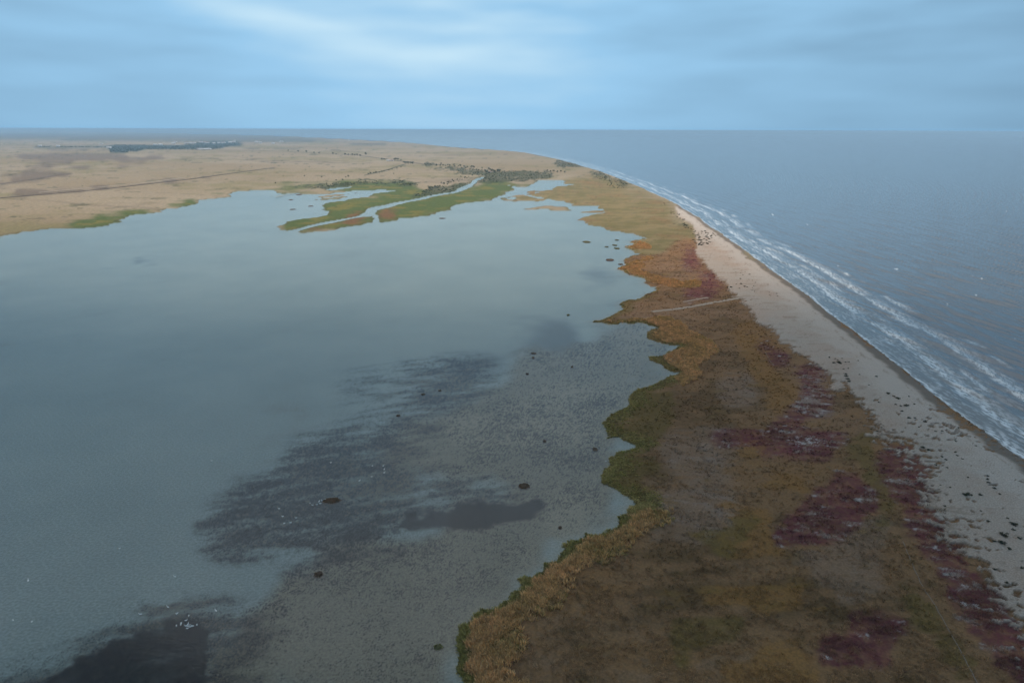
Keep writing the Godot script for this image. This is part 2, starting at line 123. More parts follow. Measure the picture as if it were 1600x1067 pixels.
const SHRUBS := [
	[163.3, 491.1, 1.25, "dark shrub scattered on sand above the pale sand track", "shrubs above the sand track"],
	[165.7, 487.7, 1.25, "dark shrub scattered on sand above the pale sand track", "shrubs above the sand track"],
	[165.1, 480.5, 1.25, "dark shrub scattered on sand above the pale sand track", "shrubs above the sand track"],
	[170.4, 492.1, 1.25, "dark shrub scattered on sand above the pale sand track", "shrubs above the sand track"],
	[170.6, 482.7, 2.00, "dark shrub scattered on sand above the pale sand track", "shrubs above the sand track"],
	[159.2, 467.4, 2.38, "dark shrub scattered on sand above the pale sand track", "shrubs above the sand track"],
	[154.4, 450.9, 2.75, "dark shrub scattered on sand above the pale sand track", "shrubs above the sand track"],
	[150.9, 450.1, 1.25, "dark shrub scattered on sand above the pale sand track", "shrubs above the sand track"],
	[154.0, 442.8, 2.50, "dark shrub scattered on sand above the pale sand track", "shrubs above the sand track"],
	[155.4, 441.8, 2.25, "dark shrub scattered on sand above the pale sand track", "shrubs above the sand track"],
	[149.1, 437.5, 1.75, "dark shrub scattered on sand above the pale sand track", "shrubs above the sand track"],
	[144.3, 440.6, 3.00, "dark shrub scattered on sand above the pale sand track", "shrubs above the sand track"],
	[143.2, 443.4, 2.50, "dark shrub scattered on sand above the pale sand track", "shrubs above the sand track"],
	[138.9, 432.8, 2.00, "dark shrub scattered on sand above the pale sand track", "shrubs above the sand track"],
	[140.6, 432.1, 1.75, "dark shrub scattered on sand above the pale sand track", "shrubs above the sand track"],
	[158.4, 440.1, 1.25, "dark shrub scattered on sand above the pale sand track", "shrubs above the sand track"],
	[161.0, 445.5, 1.25, "dark shrub scattered on sand above the pale sand track", "shrubs above the sand track"],
	[155.6, 432.4, 1.25, "dark shrub scattered on sand above the pale sand track", "shrubs above the sand track"],
	[155.7, 428.6, 1.75, "dark shrub scattered on sand above the pale sand track", "shrubs above the sand track"],
	[164.3, 465.1, 1.25, "dark shrub scattered on sand above the pale sand track", "shrubs above the sand track"],
	[165.9, 462.4, 1.25, "dark shrub scattered on sand above the pale sand track", "shrubs above the sand track"],
	[165.6, 455.5, 1.25, "dark shrub scattered on sand above the pale sand track", "shrubs above the sand track"],
	[171.6, 448.2, 1.25, "dark shrub scattered on sand above the pale sand track", "shrubs above the sand track"],
	[164.6, 426.4, 1.25, "dark shrub scattered on sand above the pale sand track", "shrubs above the sand track"],
	[162.0, 418.2, 1.25, "dark shrub scattered on sand above the pale sand track", "shrubs above the sand track"],
	[167.6, 422.1, 1.62, "dark shrub scattered on sand above the pale sand track", "shrubs above the sand track"],
	[165.7, 415.0, 1.62, "dark shrub scattered on sand above the pale sand track", "shrubs above the sand track"],
	[177.7, 548.3, 1.25, "lone shrub on open sand below the big shrub thicket", "lone shrubs on the upper beach"],
	[175.8, 548.3, 1.25, "lone shrub on open sand below the big shrub thicket", "lone shrubs on the upper beach"],
	[188.5, 615.4, 1.25, "lone shrub on open sand below the big shrub thicket", "lone shrubs on the upper beach"],
	[189.9, 639.6, 1.25, "lone shrub on open sand below the big shrub thicket", "lone shrubs on the upper beach"],
	[182.9, 670.8, 3.88, "dark shrub in the dense thicket where marsh meets beach", "shrubs of the beach thicket"],
	[192.9, 698.0, 2.86, "dark shrub in the dense thicket where marsh meets beach", "shrubs of the beach thicket"],
	[199.6, 678.9, 2.12, "dark shrub in the dense thicket where marsh meets beach", "shrubs of the beach thicket"],
	[176.8, 644.0, 3.09, "dark shrub in the dense thicket where marsh meets beach", "shrubs of the beach thicket"],
	[188.5, 659.4, 3.82, "dark shrub in the dense thicket where marsh meets beach", "shrubs of the beach thicket"],
	[189.4, 669.9, 2.17, "dark shrub in the dense thicket where marsh meets beach", "shrubs of the beach thicket"],
	[181.0, 659.5, 3.73, "dark shrub in the dense thicket where marsh meets beach", "shrubs of the beach thicket"],
	[182.5, 639.4, 3.73, "dark shrub in the dense thicket where marsh meets beach", "shrubs of the beach thicket"],
	[170.1, 611.5, 3.32, "dark shrub in the dense thicket where marsh meets beach", "shrubs of the beach thicket"],
	[177.8, 619.7, 3.93, "dark shrub in the dense thicket where marsh meets beach", "shrubs of the beach thicket"],
	[192.7, 674.4, 2.23, "dark shrub in the dense thicket where marsh meets beach", "shrubs of the beach thicket"],
	[182.9, 649.5, 3.16, "dark shrub in the dense thicket where marsh meets beach", "shrubs of the beach thicket"],
	[194.8, 666.7, 2.53, "dark shrub in the dense thicket where marsh meets beach", "shrubs of the beach thicket"],
	[194.4, 686.0, 2.90, "dark shrub in the dense thicket where marsh meets beach", "shrubs of the beach thicket"],
	[186.8, 661.3, 1.92, "dark shrub in the dense thicket where marsh meets beach", "shrubs of the beach thicket"],
	[193.2, 696.7, 3.55, "dark shrub in the dense thicket where marsh meets beach", "shrubs of the beach thicket"],
	[169.2, 624.2, 1.97, "dark shrub in the dense thicket where marsh meets beach", "shrubs of the beach thicket"],
	[178.5, 623.5, 3.48, "dark shrub in the dense thicket where marsh meets beach", "shrubs of the beach thicket"],
	[201.8, 688.4, 2.63, "dark shrub in the dense thicket where marsh meets beach", "shrubs of the beach thicket"],
	[171.5, 646.5, 3.47, "dark shrub in the dense thicket where marsh meets beach", "shrubs of the beach thicket"],
	[197.1, 700.1, 3.88, "dark shrub in the dense thicket where marsh meets beach", "shrubs of the beach thicket"],
	[187.3, 649.0, 3.83, "dark shrub in the dense thicket where marsh meets beach", "shrubs of the beach thicket"],
	[167.9, 613.1, 2.54, "dark shrub in the dense thicket where marsh meets beach", "shrubs of the beach thicket"],
	[176.4, 638.1, 2.19, "dark shrub in the dense thicket where marsh meets beach", "shrubs of the beach thicket"],
	[188.2, 691.1, 1.98, "dark shrub in the dense thicket where marsh meets beach", "shrubs of the beach thicket"],
	[194.4, 668.3, 2.38, "dark shrub in the dense thicket where marsh meets beach", "shrubs of the beach thicket"],
	[178.4, 664.4, 2.77, "dark shrub in the dense thicket where marsh meets beach", "shrubs of the beach thicket"],
	[191.3, 654.5, 2.92, "dark shrub in the dense thicket where marsh meets beach", "shrubs of the beach thicket"],
	[190.0, 668.3, 3.89, "dark shrub in the dense thicket where marsh meets beach", "shrubs of the beach thicket"],
	[180.9, 673.2, 2.80, "dark shrub in the dense thicket where marsh meets beach", "shrubs of the beach thicket"],
	[182.3, 631.6, 2.84, "dark shrub in the dense thicket where marsh meets beach", "shrubs of the beach thicket"],
	[199.3, 669.7, 2.84, "dark shrub in the dense thicket where marsh meets beach", "shrubs of the beach thicket"],
	[171.0, 638.6, 2.49, "dark shrub in the dense thicket where marsh meets beach", "shrubs of the beach thicket"],
	[177.4, 642.4, 3.98, "dark shrub in the dense thicket where marsh meets beach", "shrubs of the beach thicket"],
	[197.2, 675.2, 2.59, "dark shrub in the dense thicket where marsh meets beach", "shrubs of the beach thicket"],
	[187.6, 650.0, 3.72, "dark shrub in the dense thicket where marsh meets beach", "shrubs of the beach thicket"],
	[169.5, 618.1, 3.35, "dark shrub in the dense thicket where marsh meets beach", "shrubs of the beach thicket"],
	[185.4, 680.3, 3.37, "dark shrub in the dense thicket where marsh meets beach", "shrubs of the beach thicket"],
	[175.7, 625.5, 3.34, "dark shrub in the dense thicket where marsh meets beach", "shrubs of the beach thicket"],
	[170.3, 611.8, 3.11, "dark shrub in the dense thicket where marsh meets beach", "shrubs of the beach thicket"],
	[192.6, 663.5, 3.30, "dark shrub in the dense thicket where marsh meets beach", "shrubs of the beach thicket"],
	[169.6, 632.1, 3.57, "dark shrub in the dense thicket where marsh meets beach", "shrubs of the beach thicket"],
	[171.3, 621.2, 3.63, "dark shrub in the dense thicket where marsh meets beach", "shrubs of the beach thicket"],
	[169.5, 615.8, 3.34, "dark shrub in the dense thicket where marsh meets beach", "shrubs of the beach thicket"],
	[200.3, 677.2, 3.00, "dark shrub in the dense thicket where marsh meets beach", "shrubs of the beach thicket"],
	[182.9, 628.5, 2.89, "dark shrub in the dense thicket where marsh meets beach", "shrubs of the beach thicket"],
	[189.5, 684.7, 2.24, "dark shrub in the dense thicket where marsh meets beach", "shrubs of the beach thicket"],
	[195.3, 689.6, 2.77, "dark shrub in the dense thicket where marsh meets beach", "shrubs of the beach thicket"],
	[182.3, 671.4, 3.41, "dark shrub in the dense thicket where marsh meets beach", "shrubs of the beach thicket"],
	[187.7, 657.2, 3.26, "dark shrub in the dense thicket where marsh meets beach", "shrubs of the beach thicket"],
	[177.5, 623.8, 1.96, "dark shrub in the dense thicket where marsh meets beach", "shrubs of the beach thicket"],
	[175.4, 644.7, 2.16, "dark shrub in the dense thicket where marsh meets beach", "shrubs of the beach thicket"],
	[176.7, 637.9, 1.95, "dark shrub in the dense thicket where marsh meets beach", "shrubs of the beach thicket"],
	[174.8, 640.4, 3.13, "dark shrub in the dense thicket where marsh meets beach", "shrubs of the beach thicket"],
	[172.5, 616.3, 2.74, "dark shrub in the dense thicket where marsh meets beach", "shrubs of the beach thicket"],
	[174.3, 628.2, 3.64, "dark shrub in the dense thicket where marsh meets beach", "shrubs of the beach thicket"],
	[181.6, 648.6, 2.08, "dark shrub in the dense thicket where marsh meets beach", "shrubs of the beach thicket"],
	[178.4, 652.7, 3.91, "dark shrub in the dense thicket where marsh meets beach", "shrubs of the beach thicket"],
	[195.4, 683.4, 3.24, "dark shrub in the dense thicket where marsh meets beach", "shrubs of the beach thicket"],
	[178.4, 641.2, 3.07, "dark shrub in the dense thicket where marsh meets beach", "shrubs of the beach thicket"],
	[143.5, 287.4, 2.50, "dark shrub in the short row leading down to the marsh", "shrubs in the row by the marsh tip"],
	[145.7, 287.7, 3.00, "dark shrub in the short row leading down to the marsh", "shrubs in the row by the marsh tip"],
	[146.1, 286.8, 2.25, "dark shrub in the short row leading down to the marsh", "shrubs in the row by the marsh tip"],
	[144.9, 295.3, 1.25, "dark shrub in the short row leading down to the marsh", "shrubs in the row by the marsh tip"],
	[146.7, 293.4, 1.25, "dark shrub in the short row leading down to the marsh", "shrubs in the row by the marsh tip"],
	[150.0, 293.9, 1.25, "dark shrub in the short row leading down to the marsh", "shrubs in the row by the marsh tip"],
	[149.3, 288.8, 1.25, "dark shrub in the short row leading down to the marsh", "shrubs in the row by the marsh tip"],
	[150.8, 289.1, 1.62, "dark shrub in the short row leading down to the marsh", "shrubs in the row by the marsh tip"],
	[146.4, 280.3, 1.50, "dark shrub in the short row leading down to the marsh", "shrubs in the row by the marsh tip"],
	[144.2, 279.8, 1.62, "dark shrub in the short row leading down to the marsh", "shrubs in the row by the marsh tip"],
	[141.9, 273.3, 2.25, "dark shrub in the short row leading down to the marsh", "shrubs in the row by the marsh tip"],
	[141.1, 270.7, 2.50, "dark shrub in the short row leading down to the marsh", "shrubs in the row by the marsh tip"],
	[140.0, 267.0, 2.50, "dark shrub in the short row leading down to the marsh", "shrubs in the row by the marsh tip"],
	[139.5, 264.5, 2.25, "dark shrub in the short row leading down to the marsh", "shrubs in the row by the marsh tip"],
	[155.6, 290.3, 1.25, "dark shrub in the short row leading down to the marsh", "shrubs in the row by the marsh tip"],
	[145.3, 296.0, 1.25, "dark shrub in the short row leading down to the marsh", "shrubs in the row by the marsh tip"],
	[146.9, 291.6, 1.50, "dark shrub in the short row leading down to the marsh", "shrubs in the row by the marsh tip"],
	[153.2, 269.6, 1.75, "small dark shrub dotted over the middle beach", "shrubs dotted over the middle beach"],
	[145.6, 260.4, 1.25, "small dark shrub dotted over the middle beach", "shrubs dotted over the middle beach"],
	[147.9, 250.2, 2.38, "small dark shrub dotted over the middle beach", "shrubs dotted over the middle beach"],
	[148.7, 247.5, 1.75, "small dark shrub dotted over the middle beach", "shrubs dotted over the middle beach"],
	[149.0, 245.7, 2.25, "small dark shrub dotted over the middle beach", "shrubs dotted over the middle beach"],
	[149.0, 244.7, 2.25, "small dark shrub dotted over the middle beach", "shrubs dotted over the middle beach"],
	[154.3, 247.0, 1.25, "small dark shrub dotted over the middle beach", "shrubs dotted over the middle beach"],
	[140.0, 241.7, 1.62, "small dark shrub dotted over the middle beach", "shrubs dotted over the middle beach"],
	[145.2, 239.5, 1.50, "small dark shrub dotted over the middle beach", "shrubs dotted over the middle beach"],
	[146.2, 237.7, 1.50, "small dark shrub dotted over the middle beach", "shrubs dotted over the middle beach"],
	[147.8, 237.7, 2.25, "small dark shrub dotted over the middle beach", "shrubs dotted over the middle beach"],
	[148.8, 238.2, 2.00, "small dark shrub dotted over the middle beach", "shrubs dotted over the middle beach"],
	[152.0, 239.2, 1.25, "small dark shrub dotted over the middle beach", "shrubs dotted over the middle beach"],
	[144.2, 233.0, 1.88, "small dark shrub dotted over the middle beach", "shrubs dotted over the middle beach"],
	[143.4, 226.9, 2.12, "small dark shrub dotted over the middle beach", "shrubs dotted over the middle beach"],
	[145.3, 226.7, 1.50, "small dark shrub dotted over the middle beach", "shrubs dotted over the middle beach"],
	[142.5, 219.1, 1.50, "small dark shrub dotted over the middle beach", "shrubs dotted over the middle beach"],
	[147.7, 272.7, 1.25, "small dark shrub dotted over the middle beach", "shrubs dotted over the middle beach"],
	[125.4, 218.1, 1.25, "small dark shrub dotted over the middle beach", "shrubs dotted over the middle beach"],
	[129.1, 218.5, 1.25, "small dark shrub dotted over the middle beach", "shrubs dotted over the middle beach"],
	[125.9, 215.5, 1.25, "small dark shrub dotted over the middle beach", "shrubs dotted over the middle beach"],
	[146.9, 223.2, 1.88, "small low shrub scattered over the near beach", "shrubs scattered over the near beach"],
	[143.4, 226.9, 1.25, "small low shrub scattered over the near beach", "shrubs scattered over the near beach"],
	[146.0, 215.3, 1.25, "small low shrub scattered over the near beach", "shrubs scattered over the near beach"],
	[148.2, 215.3, 1.25, "small low shrub scattered over the near beach", "shrubs scattered over the near beach"],
	[149.1, 209.4, 1.25, "small low shrub scattered over the near beach", "shrubs scattered over the near beach"],
	[148.1, 207.5, 1.25, "small low shrub scattered over the near beach", "shrubs scattered over the near beach"],
	[134.5, 202.8, 2.38, "small low shrub scattered over the near beach", "shrubs scattered over the near beach"],
	[135.1, 201.0, 2.50, "small low shrub scattered over the near beach", "shrubs scattered over the near beach"],
	[136.8, 196.6, 1.62, "small low shrub scattered over the near beach", "shrubs scattered over the near beach"],
	[136.9, 194.4, 1.50, "small low shrub scattered over the near beach", "shrubs scattered over the near beach"],
	[143.0, 199.3, 1.50, "small low shrub scattered over the near beach", "shrubs scattered over the near beach"],
	[142.2, 197.2, 1.38, "small low shrub scattered over the near beach", "shrubs scattered over the near beach"],
	[142.3, 194.9, 1.25, "small low shrub scattered over the near beach", "shrubs scattered over the near beach"],
	[131.6, 190.7, 1.62, "small low shrub scattered over the near beach", "shrubs scattered over the near beach"],
	[134.0, 189.1, 1.25, "small low shrub scattered over the near beach", "shrubs scattered over the near beach"],
	[143.0, 183.6, 1.62, "small low shrub scattered over the near beach", "shrubs scattered over the near beach"],
	[141.7, 181.7, 1.62, "small low shrub scattered over the near beach", "shrubs scattered over the near beach"],
	[140.4, 179.7, 1.50, "small low shrub scattered over the near beach", "shrubs scattered over the near beach"],
	[133.6, 172.7, 1.88, "small low shrub scattered over the near beach", "shrubs scattered over the near beach"],
	[139.9, 176.2, 1.62, "small low shrub scattered over the near beach", "shrubs scattered over the near beach"],
	[139.2, 173.0, 1.25, "small low shrub scattered over the near beach", "shrubs scattered over the near beach"],
	[122.2, 149.9, 1.62, "small low shrub scattered over the near beach", "shrubs scattered over the near beach"],
	[123.5, 149.9, 1.50, "small low shrub scattered over the near beach", "shrubs scattered over the near beach"],
	[123.6, 146.7, 2.00, "small low shrub scattered over the near beach", "shrubs scattered over the near beach"],
	[129.5, 151.1, 1.88, "small low shrub scattered over the near beach", "shrubs scattered over the near beach"],
	[132.8, 160.4, 1.25, "small low shrub scattered over the near beach", "shrubs scattered over the near beach"],
	[126.7, 159.1, 1.50, "small low shrub scattered over the near beach", "shrubs scattered over the near beach"],
	[121.3, 138.7, 1.75, "small low shrub scattered over the near beach", "shrubs scattered over the near beach"],
	[119.6, 166.6, 1.25, "small low shrub scattered over the near beach", "shrubs scattered over the near beach"],
	[152.4, 203.8, 1.25, "small low shrub scattered over the near beach", "shrubs scattered over the near beach"],
	[155.5, 218.0, 1.25, "small low shrub scattered over the near beach", "shrubs scattered over the near beach"],
	[114.3, 138.2, 1.50, "small low shrub scattered over the near beach", "shrubs scattered over the near beach"],
	[113.7, 133.1, 1.50, "small low shrub scattered over the near beach", "shrubs scattered over the near beach"],
	[130.5, 155.0, 1.50, "small low shrub scattered over the near beach", "shrubs scattered over the near beach"],
	[127.6, 176.9, 1.12, "small low shrub scattered over the near beach", "shrubs scattered over the near beach"],
	[125.6, 178.3, 1.00, "small low shrub scattered over the near beach", "shrubs scattered over the near beach"],
	[128.0, 164.1, 1.00, "small low shrub scattered over the near beach", "shrubs scattered over the near beach"],
	[136.5, 182.8, 1.00, "small low shrub scattered over the near beach", "shrubs scattered over the near beach"],
	[129.4, 172.9, 2.50, "broad dark shrub pair in the middle of the near beach", "broad shrubs of the near beach"],
	[130.3, 172.7, 3.00, "broad dark shrub pair in the middle of the near beach", "broad shrubs of the near beach"],
	[132.2, 157.4, 3.12, "broad dark shrub nearest the sea on the near beach", ""],
	[126.5, 152.5, 3.25, "broad dark shrub low on the right edge of the near beach", "broad shrubs at the right edge"],
	[123.4, 148.9, 2.75, "broad dark shrub low on the right edge of the near beach", "broad shrubs at the right edge"],
	[180.9, 684.7, 2.70, "dark shrub in the strip behind the narrow far beach", "shrubs behind the far beach"],
	[187.8, 730.4, 3.13, "dark shrub in the strip behind the narrow far beach", "shrubs behind the far beach"],
	[198.0, 796.9, 3.78, "dark shrub in the strip behind the narrow far beach", "shrubs behind the far beach"],
	[201.0, 856.0, 2.58, "dark shrub in the strip behind the narrow far beach", "shrubs behind the far beach"],
	[187.0, 699.9, 3.83, "dark shrub in the strip behind the narrow far beach", "shrubs behind the far beach"],
	[199.5, 797.5, 2.99, "dark shrub in the strip behind the narrow far beach", "shrubs behind the far beach"],
	[205.5, 848.7, 2.98, "dark shrub in the strip behind the narrow far beach", "shrubs behind the far beach"],
	[203.2, 883.5, 3.24, "dark shrub in the strip behind the narrow far beach", "shrubs behind the far beach"],
	[203.4, 841.1, 3.65, "dark shrub in the strip behind the narrow far beach", "shrubs behind the far beach"],
	[215.5, 984.2, 3.87, "dark shrub in the strip behind the narrow far beach", "shrubs behind the far beach"],
	[189.7, 748.8, 2.31, "dark shrub in the strip behind the narrow far beach", "shrubs behind the far beach"],
	[185.5, 699.0, 2.95, "dark shrub in the strip behind the narrow far beach", "shrubs behind the far beach"],
	[193.3, 770.5, 2.24, "dark shrub in the strip behind the narrow far beach", "shrubs behind the far beach"],
	[191.3, 752.2, 2.67, "dark shrub in the strip behind the narrow far beach", "shrubs behind the far beach"],
	[204.4, 877.3, 2.72, "dark shrub in the strip behind the narrow far beach", "shrubs behind the far beach"],
	[186.4, 745.4, 2.50, "dark shrub in the strip behind the narrow far beach", "shrubs behind the far beach"],
	[197.3, 810.1, 3.09, "dark shrub in the strip behind the narrow far beach", "shrubs behind the far beach"],
	[213.3, 968.7, 3.15, "dark shrub in the strip behind the narrow far beach", "shrubs behind the far beach"],
	[189.6, 753.1, 3.82, "dark shrub in the strip behind the narrow far beach", "shrubs behind the far beach"],
	[205.0, 854.9, 2.39, "dark shrub in the strip behind the narrow far beach", "shrubs behind the far beach"],
	[198.6, 862.8, 3.67, "dark shrub in the strip behind the narrow far beach", "shrubs behind the far beach"],
	[190.7, 764.0, 3.56, "dark shrub in the strip behind the narrow far beach", "shrubs behind the far beach"],
	[188.1, 721.5, 3.10, "dark shrub in the strip behind the narrow far beach", "shrubs behind the far beach"],
	[197.2, 822.8, 3.17, "dark shrub in the strip behind the narrow far beach", "shrubs behind the far beach"],
	[190.2, 747.8, 3.64, "dark shrub in the strip behind the narrow far beach", "shrubs behind the far beach"],
	[184.5, 731.5, 3.45, "dark shrub in the strip behind the narrow far beach", "shrubs behind the far beach"]]
